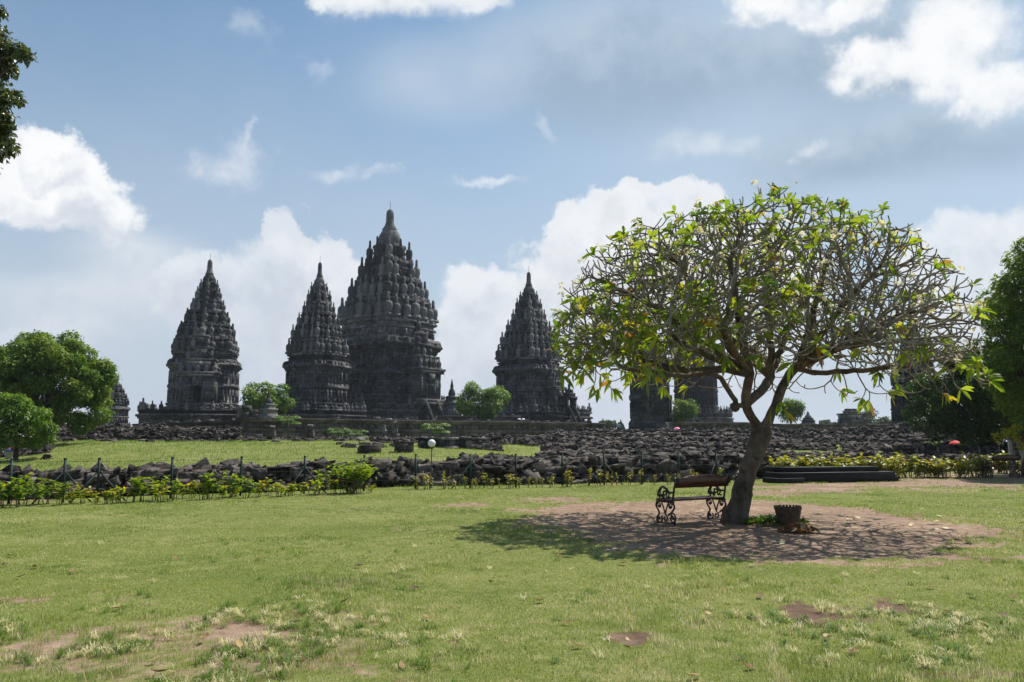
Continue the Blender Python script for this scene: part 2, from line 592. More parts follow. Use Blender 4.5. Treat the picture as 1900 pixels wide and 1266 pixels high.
M['bright'] = mat_leaf('bright shrub leaves', [(0.0, (0.030, 0.080, 0.010)), (0.5, (0.115, 0.20, 0.022)), (0.9, (0.26, 0.33, 0.045)), (1.0, (0.30, 0.27, 0.06))], 0.45, 0.35, 0.3)
M['darkleaf'] = mat_leaf('deep green leaves', [(0.0, (0.020, 0.045, 0.011)), (0.6, (0.055, 0.100, 0.020)), (1.0, (0.12, 0.175, 0.036))], 0.5, 0.28, 0.25)
M['olive'] = mat_leaf('olive glossy leaves', [(0.0, (0.030, 0.048, 0.012)), (0.6, (0.075, 0.10, 0.024)), (1.0, (0.17, 0.15, 0.05))], 0.3, 0.25, 0.6)
M['croton'] = mat_leaf('yellow green shrub leaves', [(0.0, (0.07, 0.145, 0.015)), (0.45, (0.20, 0.28, 0.026)), (0.8, (0.38, 0.37, 0.035)), (0.93, (0.48, 0.36, 0.04)), (1.0, (0.13, 0.05, 0.03))], 0.5, 0.45, 0.25)
M['yellowcroton'] = mat_leaf('golden shrub leaves', [(0.0, (0.06, 0.11, 0.012)), (0.40, (0.19, 0.22, 0.02)), (0.78, (0.38, 0.33, 0.03)), (0.93, (0.50, 0.40, 0.05)), (1.0, (0.16, 0.06, 0.022))], 0.45, 0.3, 0.4)
M['far'] = mat_leaf('far tree leaves', [(0.0, (0.04, 0.07, 0.022)), (1.0, (0.09, 0.13, 0.04))], 0.6, 0.2, 0.2)
M['papaya'] = mat_leaf('papaya leaves', [(0.0, (0.06, 0.125, 0.02)), (1.0, (0.12, 0.20, 0.04))], 0.45, 0.35, 0.4)
M['grass'] = mat_leaf('grass blades', [(0.0, (0.060, 0.125, 0.017)), (0.35, (0.165, 0.235, 0.038)), (0.6, (0.30, 0.32, 0.085)), (0.8, (0.47, 0.43, 0.23)), (1.0, (0.70, 0.62, 0.44))], 0.6, 0.35, 0.25)
M['dryleaf'] = mat_leaf('dry leaves', [(0.0, (0.07, 0.035, 0.018)), (0.5, (0.22, 0.12, 0.05)), (0.8, (0.40, 0.26, 0.13)), (1.0, (0.52, 0.40, 0.27))], 0.7, 0.15, 0.3)


def mat_wood():
    m, t, b, out = new_mat('varnished brown wood')
    co = objco(t)
    mp = t.n('ShaderNodeMapping')
    t.nt.links.new(co, mp.inputs[0])
    mp.inputs['Scale'].default_value = (1.2, 14, 14)
    n = t.noise(mp.outputs[0], 3.0, 6, 0.6)
    t.set(b.inputs['Base Color'], t.mix(t.lin(n, 0.3, 0.7), (0.045, 0.014, 0.008), (0.12, 0.044, 0.020)))
    b.inputs['Roughness'].default_value = 0.42
    bump(t, b, n, 0.2, 0.005)
    return m


M['wood'] = mat_wood()


def mat_wicker():
    m, t, b, out = new_mat('woven bamboo')
    co = objco(t)
    n = t.noise(co, 14.0, 5, 0.6)
    t.set(b.inputs['Base Color'], t.mix(t.lin(n, 0.3, 0.7), (0.035, 0.022, 0.014), (0.115, 0.075, 0.045)))
    b.inputs['Roughness'].default_value = 0.75
    bump(t, b, n, 0.4, 0.01)
    return m


M['wicker'] = mat_wicker()


# ------------------------------------------------------------------ ground
FENCE = [(-250, 17.6), (0, 19.3), (190, 20.2), (567, 23.3), (772, 25.4), (874, 25.8), (1043, 26.6), (1325, 28.5), (1700, 35), (1900, 37), (2300, 39)]


def fenceD(px):
    return float(np.interp(px, [a for a, _ in FENCE], [b for _, b in FENCE]))


def gz(X, Y):
    """height of the ground"""
    X = np.asarray(X, float); Y = np.asarray(Y, float)
    u = X / np.maximum(Y, 1.0)
    left = sstep(u, -0.62, -0.52) * (1 - sstep(u, -0.16, 0.02))
    top = 0.95 + 0.33 * left - 0.35 * (1 - sstep(u, -0.66, -0.58))
    a = sstep(Y, 31, 60)
    b = sstep(Y, 60, 400)
    h = top * a * (1 - b) + 0.6 * b
    h = h + (fbm(X * 0.16, Y * 0.16, 3) - 0.5) * 0.07 * sstep(Y, 3, 12) + (fbm(X * 0.3 + 9, Y * 0.3, 3) - 0.5) * 0.34 * sstep(Y, 34, 46) * (1 - sstep(Y, 150, 300))
    return h


TREE = Vector((4.46, 15.5, 0))


def ell(X, Y, c, rx, ry, rot=0.0):
    dx = X - c[0]; dy = Y - c[1]
    cr, sr = math.cos(rot), math.sin(rot)
    return np.sqrt(((dx * cr + dy * sr) / rx) ** 2 + ((-dx * sr + dy * cr) / ry) ** 2)


def px_ell(X, Y, x, y, rx, ry):
    c = G(x, y); cx1 = G(x + rx, y); cn = G(x, y + ry); cf = G(x, y - ry)
    return ell(X, Y, c, abs(cx1.x - c.x), abs(cf.y - cn.y) * 0.5)


DIRT = [  # worn places: x, y, rx, ry (photo pixels), strength
    
    (870, 937, 45, 5, 0.75), (1030, 927, 75, 7, 0.9), (1120, 935, 150, 8, 0.35),
    (330, 1192, 430, 72, 0.50), (1700, 1190, 330, 60, 0.28), (450, 1170, 75, 26, 0.95), (370, 1147, 45, 12, 0.6), (290, 1183, 130, 10, 0.75), (100, 1196, 75, 9, 0.75), (40, 1212, 60, 7, 0.65), (520, 1220, 70, 12, 0.6),
    (620, 1165, 90, 30, 0.42), (560, 1150, 60, 12, 0.45), (200, 1165, 40, 8, 0.7), (420, 1235, 70, 12, 0.6), (300, 1255, 120, 10, 0.5),
    (700, 1165, 60, 14, 0.45), (215, 1110, 60, 6, 0.4), (30, 1115, 50, 7, 0.6), (200, 1096, 35, 8, 0.35),
    (1168, 1184, 38, 13, 1.0), (1500, 1135, 48, 15, 1.0), (1512, 1152, 38, 12, 0.9), (1560, 1140, 60, 16, 0.55), (1648, 1125, 34, 9, 1.0), (1720, 1125, 60, 4, 0.5),
    (1640, 1108, 30, 4, 0.6), (1240, 1097, 40, 3, 0.4), (1320, 1094, 40, 3, 0.4), (1800, 1245, 90, 8, 0.6), (1750, 1248, 60, 6, 0.6),
    (1480, 912, 130, 4, 0.8), (1500, 905, 190, 4, 0.9), (1430, 917, 70, 6, 0.7), (1760, 895, 200, 12, 1.0), (1850, 886, 140, 9, 1.0), (1580, 900, 190, 5, 1.0), (1720, 910, 130, 4, 0.5),
    (70, 925, 60, 14, 0.7), (1950, 880, 140, 20, 0.9), (850, 895, 40, 5, 0.4), (1130, 901, 50, 3, 0.5)]


def dirt_mask(X, Y):
    X = np.asarray(X, float); Y = np.asarray(Y, float)
    n = fbm(X * 1.1, Y * 1.1, 5) - 0.5
    n2 = fbm(X * 4.3 + 5, Y * 4.3 + 3, 3) - 0.5
    n3 = fbm(X * 11 + 5, Y * 11 + 3, 2) - 0.5
    m = np.zeros_like(X)
    d = px_ell(X, Y, 1372, 967, 408, 46) + n * .55 + n2 * .35 + n3 * .3
    m = np.maximum(m, 1 - sstep(d, 0.88, 1.14))
    for x, y, rx, ry, s in DIRT:
        d = px_ell(X, Y, x, y, rx, ry) + n * 1.5 + n2 * 1.35 + n3 * 1.1
        m = np.maximum(m, s * (1 - sstep(d, 0.55, 1.2)))
    gen = sstep(fbm(X * 0.55 + 40, Y * 0.55 + 12, 5), 0.68, 0.76) * 0.4
    m = np.maximum(m, gen * sstep(Y, 3, 6))
    return np.clip(m, 0, 1)


def build_ground():
    ys = np.concatenate([np.arange(-14, 3.5, 1.0), np.arange(3.5, 12, 0.10), np.arange(12, 20, 0.14), np.arange(20, 40, 0.3), np.arange(40, 110, 1.0), np.geomspace(110, 2200, 40)])
    xs_pos = np.concatenate([np.arange(0, 8, 0.14), np.arange(8, 14, 0.2), np.arange(14, 30, 0.5), np.arange(30, 90, 2.0), np.geomspace(90, 2200, 24)])
    xs = np.concatenate([-xs_pos[:0:-1], xs_pos])
    XX, YY = np.meshgrid(xs, ys)
    Z = gz(XX, YY)
    near = (YY < 45) & (YY > 2) & (np.abs(XX) < 45)
    dm = np.zeros_like(XX)
    dm[near] = dirt_mask(XX[near], YY[near])
    Z = Z - dm * 0.02
    ny, nx = XX.shape
    i, j = np.meshgrid(np.arange(ny - 1), np.arange(nx - 1), indexing='ij')
    Q = np.stack([i * nx + j, i * nx + j + 1, (i + 1) * nx + j + 1, (i + 1) * nx + j], -1).reshape(-1, 4)
    g = Geo()
    g.add(np.stack([XX, YY, Z], -1).reshape(-1, 3), Q=Q, a=dm.ravel())
    m, t, b, out = new_mat('lawn and bare earth')
    co = t.n('ShaderNodeNewGeometry').outputs['Position']
    n1 = t.noise(co, 0.5, 6, 0.6)
    n2 = t.noise(co, 9.0, 6, 0.7)
    n3 = t.noise(co, 45.0, 4, 0.7)
    grass = t.ramp(t.m('ADD', t.m('MULTIPLY', n1, 0.6), t.m('MULTIPLY', n2, 0.4)), [(0.32, (0.105, 0.145, 0.028)), (0.5, (0.185, 0.21, 0.05)), (0.62, (0.26, 0.26, 0.09)), (0.75, (0.32, 0.28, 0.14))])
    grass = t.mix(t.smooth(n3, 0.35, 0.65, 0.0, 0.5), grass, (0.045, 0.05, 0.014))
    earth = t.ramp(t.m('ADD', t.m('MULTIPLY', n1, 0.4), t.m('MULTIPLY', t.noise(co, 5.0, 6, 0.65), 0.6)), [(0.34, (0.140, 0.089, 0.060)), (0.5, (0.245, 0.165, 0.116)), (0.62, (0.35, 0.25, 0.182)), (0.7, (0.44, 0.33, 0.25))])
    pebb = t.noise(co, 28.0, 3, 0.7)
    earth = t.mix(t.smooth(pebb, 0.62, 0.70, 0.0, 0.5), earth, (0.09, 0.055, 0.036))
    # far plain: woods and fields
    sp = t.n('ShaderNodeSeparateXYZ')
    t.nt.links.new(co, sp.inputs[0])
    dm_ = t.attr('tint')
    n35 = t.noise(co, 4.0, 5, 0.65)
    f = t.smooth(t.m('ADD', dm_, t.m('ADD', t.m('MULTIPLY', t.m('SUBTRACT', n2, 0.5), 0.7), t.m('MULTIPLY', t.m('SUBTRACT', n35, 0.5), 0.7))), 0.30, 0.66)
    # moist darker soil on the right near the camera
    wet = t.m('MULTIPLY', t.smooth(sp.outputs[0], 0.2, 1.2), t.smooth(sp.outputs[1], 9.3, 10.0, 1.0, 0.0))
    earth = t.mix(t.m('MULTIPLY', wet, 0.85), earth, t.mix(1.0, earth, (0.40, 0.36, 0.33), 'MULTIPLY'))
    c = t.mix(f, grass, earth)
    c = t.mix(t.smooth(sp.outputs[1], 110, 300), c, (0.05, 0.075, 0.03))
    t.set(b.inputs['Base Color'], c)
    b.inputs['Roughness'].default_value = 0.9
    b.inputs['Specular IOR Level'].default_value = 0.15
    bump(t, b, t.m('ADD', t.m('MULTIPLY', n3, 0.5), n2), 0.6, 0.05)
    o = g.build('ground', m, smooth=True)
    tag(o, 'grass lawn with bare earth patches running back to the temple court', kind='structure')
    return o


build_ground()


def build_grass():
    """short lawn: individual blades, one object nobody could count"""
    N = 950000
    # screen-even spread: sample distance with a density that falls off with distance
    q = rng.random(N)
    Dmin, Dmax = 4.6, 34.0
    p = 1.35
    D = (Dmin ** (-p + 1.5) + q * (Dmax ** (-p + 1.5) - Dmin ** (-p + 1.5))) ** (1 / (1.5 - p))
    U = (rng.random(N) * 2 - 1) * (0.72 + 1.8 / D)
    X = U * D
    Y = D
    # keep in front of the fence
    px = U * F * 0.993 + CX
    fd = np.interp(px, [a for a, _ in FENCE], [b for _, b in FENCE])
    dm = dirt_mask(X, Y)
    n2 = fbm(X * 7, Y * 7, 3)
    keep = (Y < fd + 1.0) & (rng.random(N) > sstep(dm + (n2 - 0.5) * 1.3, 0.12, 0.85) * 1.02)
    X, Y, D, dm = X[keep], Y[keep], D[keep], dm[keep]
    n = len(X)
    tall = fbm(X * 0.9 + 30, Y * 0.9, 4)
    patch = fbm(X * 0.35 + 70, Y * 0.5 + 20, 4)
    fine = fbm(X * 5 + 7, Y * 5 + 11, 3)
    nearf = 1 - sstep(Y, 6, 9.5)
    h = (0.016 + 0.022 * rng.random(n)) * (0.70 + 0.75 * sstep(tall, 0.5, 0.72)) * (1 + 0.65 * nearf * sstep(fine, 0.42, 0.68))
    h *= 1 + 0.6 * sstep(dm, 0.08, 0.3)
    tuft = sstep(fbm(X * 2.2 + 3, Y * 2.2 + 8, 3), 0.62, 0.72) * sstep(patch, 0.40, 0.5)
    h *= 1 + 0.5 * tuft * nearf
    w = np.maximum(0.0022, 0.00038 * D) * (0.8 + 0.6 * rng.random(n))
    yaw = rng.random(n) * 2 * np.pi
    lean = (0.25 + 0.9 * rng.random(n)) * h
    dx, dy = np.cos(yaw), np.sin(yaw)
    z = gz(X, Y) - dm * 0.02 - 0.004
    straw = sstep(patch + (fine - 0.5) * 0.9, 0.46, 0.66)
    tint = np.clip(0.25 + 0.30 * rng.random(n) + 0.16 * straw + 0.20 * (fine - 0.5), 0, 1)
    dry = rng.random(n) < (0.08 + 0.42 * straw * (0.45 + 0.75 * nearf) * (1 - 0.6 * tuft))
    tint = np.where(dry, 0.66 + 0.34 * rng.random(n), tint)
    green = sstep(fbm(X * 0.6 + 5, Y * 0.8 + 55, 3), 0.52, 0.62) * (1 - straw)
    tint = np.where(dry, tint, tint - 0.20 * green - 0.12 * tuft)
    st = sstep(fbm(X * 4.1 + 60, Y * 4.1 + 90, 3), 0.56, 0.68) * nearf * (.35 + .65 * straw)
    tint = np.where(rng.random(n) < st * .75, 0.70 + 0.30 * rng.random(n), tint)
    h *= 1 + .35 * st
    base = np.stack([X, Y, z], -1)
    side = np.stack([-dy, dx, np.zeros(n)], -1) * (w * 0.5)[:, None]
    fw = np.stack([dx * lean, dy * lean, np.zeros(n)], -1)
    up = np.array([0, 0, 1.0])
    midp = base + fw * 0.35 + up * (h * 0.65)[:, None]
    tip = base + fw + up * (h * 0.95)[:, None]
    V = np.stack([base - side, base + side, midp + side * 0.8, midp - side * 0.8, tip], 1)
    o = np.arange(n) * 5
    Q = np.stack([o, o + 1, o + 2, o + 3], -1)
    T = np.stack([o + 3, o + 2, o + 4], -1)
    g = Geo()
    g.add(V.reshape(-1, 3), T=T, Q=Q, a=np.repeat(np.clip(tint, 0, 1), 5))
    # coarser tufts, green and straw, in the worn parts near the camera
    nt_ = 8000
    D = 5.0 + 8.5 * rng.random(nt_) ** 1.2
    X = (rng.random(nt_) * 2 - 1) * .72 * D
    zone = np.maximum(np.maximum(1 - sstep(px_ell(X, D, 330, 1195, 470, 95), .6, 1.25), .9 * (1 - sstep(px_ell(X, D, 1680, 1190, 420, 85), .6, 1.3))), .035)
    keep = (rng.random(nt_) < zone * sstep(fbm(X * 1.6, D * 1.6, 3), .36, .62)) & (dirt_mask(X, D) < .8)
    X, D = X[keep], D[keep]
    m_ = 20
    k = len(X)
    cx_ = np.repeat(X, m_) + rng.normal(0, .018, k * m_); cy_ = np.repeat(D, m_) + rng.normal(0, .018, k * m_)
    sz = np.repeat(.045 + .055 * rng.random(k), m_) * (.6 + .7 * rng.random(k * m_))
    kind = np.repeat(np.where(rng.random(k) < .40, .80, .10) + rng.normal(0, .06, k), m_) + rng.normal(0, .10, k * m_)
    yaw = rng.random(k * m_) * 2 * np.pi
    out = .45 + 1.0 * rng.random(k * m_)
    dx, dy = np.cos(yaw), np.sin(yaw)
    base = np.stack([cx_, cy_, gz(cx_, cy_) - .006], -1)
    side = np.stack([-dy, dx, np.zeros(k * m_)], -1) * .0024
    up = np.array([0, 0, 1.0])
    md = base + np.stack([dx, dy, np.zeros_like(dx)], -1) * (sz * out * .45)[:, None] + up * (sz * .62)[:, None]
    tp = base + np.stack([dx, dy, np.zeros_like(dx)], -1) * (sz * out * 1.1)[:, None] + up * (sz * np.maximum(.12, .95 - .55 * out))[:, None]
    V = np.stack([base - side, base + side, md + side * .8, md - side * .8, tp], 1)
    o = np.arange(k * m_) * 5
    g.add(V.reshape(-1, 3), T=np.stack([o + 3, o + 2, o + 4], -1), Q=np.stack([o, o + 1, o + 2, o + 3], -1), a=np.repeat(np.clip(kind, 0, 1), 5))
    tag(g.build('lawn_grass', M['grass']), 'short sunlit lawn grass with dry straw patches', 'grass', kind='stuff')

    # rougher grass on the bank behind the fence and at its foot
    N = 90000
    D = 24 + 44 * rng.random(N) ** 0.8
    U = (rng.random(N) * 2 - 1) * 0.72
    X, Y = U * D, D
    px = U * F * 0.993 + CX
    fd = np.interp(px, [a for a, _ in FENCE], [b for _, b in FENCE])
    keep = (Y > fd + 0.6) & ((rng.random(N) < 0.5) | (U < 0))
    X, Y = X[keep], Y[keep]
    n = len(X)
    h = (0.05 + 0.10 * rng.random(n)) * (0.6 + 0.9 * fbm(X * 0.5, Y * 0.5, 3))
    w = 0.012 + 0.012 * rng.random(n)
    yaw = rng.random(n) * 2 * np.pi
    dx, dy = np.cos(yaw), np.sin(yaw)
    base = np.stack([X, Y, gz(X, Y) - 0.01], -1)
    side = np.stack([-dy, dx, np.zeros(n)], -1) * w[:, None]
    tip = base + np.stack([dx * h * 0.7, dy * h * 0.7, h], -1)
    V = np.stack([base - side, base + side, tip], 1)
    T = np.arange(n * 3).reshape(-1, 3)
    tint = np.clip(0.08 + 0.38 * rng.random(n) + 0.7 * (fbm(X * 0.3, Y * 0.3, 4) - 0.5), 0, 1)
    g = Geo()
    g.add(V.reshape(-1, 3), T=T, a=np.repeat(tint, 3))
    tag(g.build('bank_grass', M['grass']), 'rough green grass on the bank behind the fence', 'grass', kind='stuff')


build_grass()


# ------------------------------------------------------------------ temples
COURT = 2.9
_q = [(1, -.42), (1, .42), (.93, .42), (.93, .74), (.86, .74), (.86, .86), (.74, .86), (.74, .93), (.42, .93)]
PLAN = []
for _k in range(4):
    for _x, _y in _q:
        for _ in range(_k):
            _x, _y = -_y, _x
        PLAN.append((_x, _y))
PLAN = np.array(PLAN)
SQUARE = np.array([(1, -1), (1, 1), (-1, 1), (-1, -1)], float)


def stack(g, prof, plan=PLAN, c=(0, 0, 0), jit=0.0, sx=1.0, sy=1.0):
    """lofts a stepped plan through (half width, z) pairs: mouldings, walls, cornices"""
    n = len(plan)
    V = []
    for w, z in prof:
        ring = np.concatenate([plan * w * np.array([sx, sy]), np.full((n, 1), z)], 1)
        if jit:
            ring = ring + rng.normal(0, jit, ring.shape)
        V.append(ring)
    k = len(prof)
    i, j = np.meshgrid(np.arange(k - 1), np.arange(n), indexing='ij')
    j2 = (j + 1) % n
    Q = np.stack([i * n + j, i * n + j2, (i + 1) * n + j2, (i + 1) * n + j], -1).reshape(-1, 4)
    g.add(np.concatenate(V) + np.asarray(c), Q=Q, N=[list(range(n))[::-1], [(k - 1) * n + q for q in range(n)]])


def ratna(r, h, sides=10):
    """bell shaped stone pinnacle on a square plinth"""
    g = Geo()
    a = math.pi / 4
    lathe(g, [(r * 1.25, 0), (r * 1.25, .10 * h), (r * 1.05, .12 * h), (r * 1.05, .16 * h)], 4, phase=a)
    lathe(g, [(r * .70, .15 * h), (r * .96, .20 * h), (r * .84, .24 * h), (r * 1.0, .29 * h), (r * 1.02, .44 * h), (r * .96, .54 * h), (r * .74, .60 * h), (r * .36, .63 * h),
              (r * .46, .66 * h), (r * .34, .69 * h), (r * .40, .73 * h), (r * .33, .76 * h), (r * .33, .86 * h), (r * .28, .96 * h), (r * .10, 1.0 * h)], sides)
    return g


def wall_detail(g, w, z0, z1, dens=1.0):
    """pilasters, niche frames and dado between two heights of a body of half width w"""
    h = z1 - z0
    t = 0.042 * w
    for k in range(4):
        rz = k * math.pi / 2
        rm = rotm(0, 0, rz)

        def bx(off, y, zz, sx, sy, sz):
            c = np.array(rm) @ np.array([off, y, zz])
            box(g, c, (sx, sy, sz), rm, 0.02)
        for y in (-.39, -.20, .20, .39):
            bx(w * 1.0 + t * .4, y * w, z0 + h * .5, t * 2.4, .055 * w, h * .98)
        for y in (-.30, 0, .30):
            bx(w * 1.0 + t * .3, y * w, z0 + h * .82, t * 2.0, .11 * w, h * .10)
            bx(w * 1.0 + t * .3, y * w, z0 + h * .16, t * 2.0, .12 * w, h * .14)
            bx(w * 1.0 + t * .1, y * w, z0 + h * .45, t * 1.2, .035 * w, h * .42)
        for y, o in ((-.70, .93), (-.47, .93), (.47, .93), (.70, .93), (.80, .86), (-.80, .86)):
            bx(w * o + t * .3, y * w, z0 + h * .5, t * 2.2, .05 * w, h * .96)
        for y in (-.585, .585):
            bx(w * .93 + t * .3, y * w, z0 + h * .83, t * 1.9, .10 * w, h * .10)
            bx(w * .93 + t * .1, y * w, z0 + h * .45, t * 1.2, .035 * w, h * .46)


def antefixes(g, w, z, h, n=9):
    for k in range(4):
        rm = np.array(rotm(0, 0, k * math.pi / 2))
        for q in range(n):
            y = (-.80 + 1.60 * q / (n - 1)) * w
            o = w * (1.0 if abs(y) < .42 * w else (.93 if abs(y) < .74 * w else .86))
            s = h * (.8 + .35 * rng.random())
            if rng.random() < 0.12:
                continue
            V = np.array([[o - .04 * w, y - s * .55, z], [o + .01 * w, y - s * .55, z], [o + .01 * w, y + s * .55, z], [o - .04 * w, y + s * .55, z],
                          [o - .03 * w, y - s * .35, z + s * .7], [o + .0 * w, y - s * .35, z + s * .7], [o + .0 * w, y + s * .35, z + s * .7], [o - .03 * w, y + s * .35, z + s * .7],
                          [o - .015 * w, y, z + s * 1.15]])
            g.add(V @ rm.T, Q=[[0, 1, 5, 4], [1, 2, 6, 5], [2, 3, 7, 6], [3, 0, 4, 7]], T=[[4, 5, 8], [5, 6, 8], [6, 7, 8], [7, 4, 8]])


def perim(w, spec):
    """ledge positions round the stepped plan: spec lists offsets along one side, 'c' the corner"""
    out = []
    for k in range(4):
        rm = np.array(rotm(0, 0, k * math.pi / 2))[:2, :2]
        for y in spec:
            if y == 'c':
                p = (.86 * w, .86 * w)
            else:
                o = 1.0 if abs(y) <= .42 else .93
                p = (o * w, y * w)
            out.append((rm @ np.array(p), y))
    return out


def temple(name, loc, W, H, rz, label, group, terr=1.45, porch=None, porch_s=1.0, detail=True, terr_h=0.085, stairs=True, bell=0.70, porch_z=1.0):
    """W half width of the body, H total height above the court"""
    t = empty(name, loc, rz, label, 'temple', group)
    j = 0.010 * W
    f = lambda *prof: [(w * W, z * H) for w, z in prof]
    # terrace with balustrade
    g = Geo()
    th = terr_h
    stack(g, f((terr * 1.06, -.01), (terr * 1.06, .012), (terr * 1.02, .016), (terr * 1.02, .026), (terr * .985, .030), (terr * .985, th * .72), (terr * 1.01, th * .75), (terr * 1.01, th * .86), (terr * 1.04, th * .88), (terr * 1.04, th)), jit=j * .5)
    for k in range(4):
        rm = rotm(0, 0, k * math.pi / 2)
        for q in range(15):
            y = (-.8 + 1.6 * q / 14) * terr * W
            o = terr * W * (1.0 if abs(y) < .42 * terr * W else (.93 if abs(y) < .74 * terr * W else .86)) * .99
            box(g, np.array(rm) @ np.array([o, y, th * .52 * H]), (.03 * W, .05 * W, th * .34 * H), rm, .03)
    g.build('terrace', M['temple'], t)
    # balustrade parapet (a low wall of posts) and its stupas
    g = Geo()
    pz = th * H
    stack(g, [(terr * W * .995, pz - .002 * H), (terr * W * .995, pz + .016 * H), (terr * W * 1.015, pz + .018 * H), (terr * W * 1.015, pz + .024 * H)], jit=j * .4)
    bal = g.build('balustrade', M['temple'], t)
    rb = ratna(.062 * W, .046 * H, 8).mesh('balustrade finial', M['pinn'], False)
    for p, y in perim(terr * W * .985, [-.70, -.56, -.42, -.28, -.14, 0, .14, .28, .42, .56, .70, 'c']):
        if rng.random() < 0.06:
            continue
        o = bpy.data.objects.new('balustrade_finial', rb)
        col.objects.link(o)
        o.parent = bal
        s = 1.45 if y == 'c' else 1.0
        o.location = (p[0], p[1], pz + .022 * H)
        o.scale = (s, s, s * (.92 + .16 * rng.random()))
        o.rotation_euler = (0, 0, rng.random() * .3)
    # body: foot mouldings, two registers of niches, string course, cornice
    g = Geo()
    stack(g, f((1.20, th * .5), (1.20, .100), (1.16, .103), (1.16, .112), (1.12, .114), (1.14, .120), (1.14, .128), (1.05, .134), (1.05, .140), (1.09, .143), (1.09, .150), (1.0, .155),
               (.985, .232), (1.04, .236), (1.06, .242), (1.06, .252), (1.02, .256), (.99, .262),
               (.975, .335), (1.02, .340), (1.02, .348), (1.06, .351), (1.08, .358), (1.12, .362), (1.12, .372), (1.06, .376), (1.06, .384), (1.0, .388)), jit=j * .7)
    if detail:
        wall_detail(g, .985 * W, .158 * H, .230 * H)
        wall_detail(g, .975 * W, .264 * H, .333 * H)
    antefixes(g, 1.10 * W, .371 * H, .020 * H, 11)
    antefixes(g, 1.05 * W, .251 * H, .014 * H, 11)
    g.build('body', M['temple'], t)
    # roof tiers with rings of pinnacles
    if bell > .9:
        tiers = [(.384, .478, .95, 1.02, [], .1, .1),
                 (.474, .572, .83, .92, [-.62, -.31, 0, .31, .62, 'c'], .108, .098),
                 (.570, .664, .66, .745, [-.60, -.29, 0, .29, .60, 'c'], .092, .092),
                 (.662, .750, .48, .555, [-.52, 0, .52, 'c'], .092, .096),
                 (.748, .822, .32, .405, [0, 'c'], .080, .090)]
    else:
        tiers = [(.384, .436, .92, 1.0, [], .1, .1),
                 (.432, .524, .84, .92, [-.62, -.31, 0, .31, .62, 'c'], .110, .092),
                 (.522, .604, .72, .80, [-.60, -.29, 0, .29, .60, 'c'], .092, .082),
                 (.602, .680, .56, .63, [-.52, 0, .52, 'c'], .085, .076),
                 (.678, .748, .41, .475, [-.5, 0, .5, 'c'], .072, .070),
                 (.746, .808, .29, .35, [0, 'c'], .072, .074),
                 (.806, .858, .19, .25, [0, 'c'], .055, .060)]
    meshes = {}
    for ti, (z0, z1, w, wl, spec, pr, ph) in enumerate(tiers):
        g = Geo()
        dz = z1 - z0
        stack(g, f((wl + .06, z0 - .004), (wl + .06, z0 + .010), (wl + .03, z0 + .013), (w, z0 + .018), (w * .985, z0 + dz * .55), (w * 1.04, z0 + dz * .58), (w * 1.04, z0 + dz * .66), (w * .98, z0 + dz * .70),
                   (w * .97, z0 + dz * .84), (w * 1.05, z0 + dz * .88), (w * 1.05, z0 + dz * .96), (w * .96, z1)), jit=j * .6)
        if detail:
            wall_detail(g, w * W * .985, (z0 + .02) * H, (z0 + dz * .54) * H)
        antefixes(g, (w * 1.03) * W, (z0 + dz * .95) * H, .014 * H, 9)
        g.build('roof_tier', M['temple'], t)
        rm_ = ratna(pr * W, ph * H, 10).mesh('pinnacle', M['pinn'], False)
        for p, y in perim(wl * W, spec):
            if rng.random() < 0.03:
                continue
            o = bpy.data.objects.new('pinnacle', rm_)
            col.objects.link(o)
            o.parent = t
            s = 1.06 if y == 'c' else (1.12 if y == 0 else .92)
            o.location = (p[0], p[1], (z0 + .009) * H)
            o.scale = (s, s, s * (.95 + .1 * rng.random()))
            o.rotation_euler = (rng.normal(0, .015), rng.normal(0, .015), 0)
    # ribbed bell crown and finial
    g = Geo()
    z0 = .806 if bell > .9 else .850
    lathe(g, [(w * W * bell, (z0 + (z - .806) / .106 * (.912 - z0)) * H) for w, z in ((.33, .806), (.34, .818), (.30, .822), (.27, .832), (.285, .842), (.29, .858), (.265, .878), (.21, .895), (.185, .902), (.195, .908), (.16, .912))], 20, rib=-.05)
    g.build('bell_crown', M['pinn'], t)
    g = Geo()
    k_ = 1.0 if bell > .9 else .85
    lathe(g, f((.15 * k_, .908), (.155 * k_, .918), (.12 * k_, .922), (.125 * k_, .930), (.105 * k_, .934), (.098 * k_, .955), (.095 * k_, .978), (.078 * k_, .992), (.03, 1.0)), 14)
    g.build('finial', M['pinn'], t)
    g = Geo()
    tube(g, [(0, 0, .996 * H), (0, 0, 1.04 * H)], .006 * W, 5)
    g.build('lightning_rod', M['pole'], t)
    # porch with a doorway on one face
    pz_ = porch_z
    PZ = [porch_z]
    if porch is not None:
        rm = rotm(0, 0, porch)
        A = np.array(rm)

        def pb(gg, x, y, z, sx, sy, sz, jj=.012):
            z = .10 + (z - .10) * PZ[0]; sz = sz * PZ[0]
            box(gg, A @ np.array([x * W, y * W, z * H]), (sx * W, sy * W, sz * H), rm, jj)
        s = porch_s
        g = Geo()
        d0, d1 = 1.0, 1.0 + .62 * s
        pw = .50 * s
        dc, dl = (d0 + d1) / 2, d1 - d0
        pb(g, dc, 0, .112, dl + .16, pw * 2 + .22, .016)
        pb(g, dc, 0, .127, dl + .08, pw * 2 + .12, .014)
        for sg in (-1, 1):
            pb(g, dc, sg * (pw * .62), .185, dl, pw * .76, .110)
            pb(g, dc, sg * pw * .86, .19, dl + .05, pw * .16, .105)
            pb(g, dc, sg * pw * .40, .18, dl + .05, pw * .12, .090)
        pb(g, dc, 0, .232, dl + .02, pw * .52, .022)
        pb(g, dc, 0, .247, dl + .10, pw * 2 + .14, .012)
        pb(g, dc, 0, .258, dl + .16, pw * 2 + .22, .011)
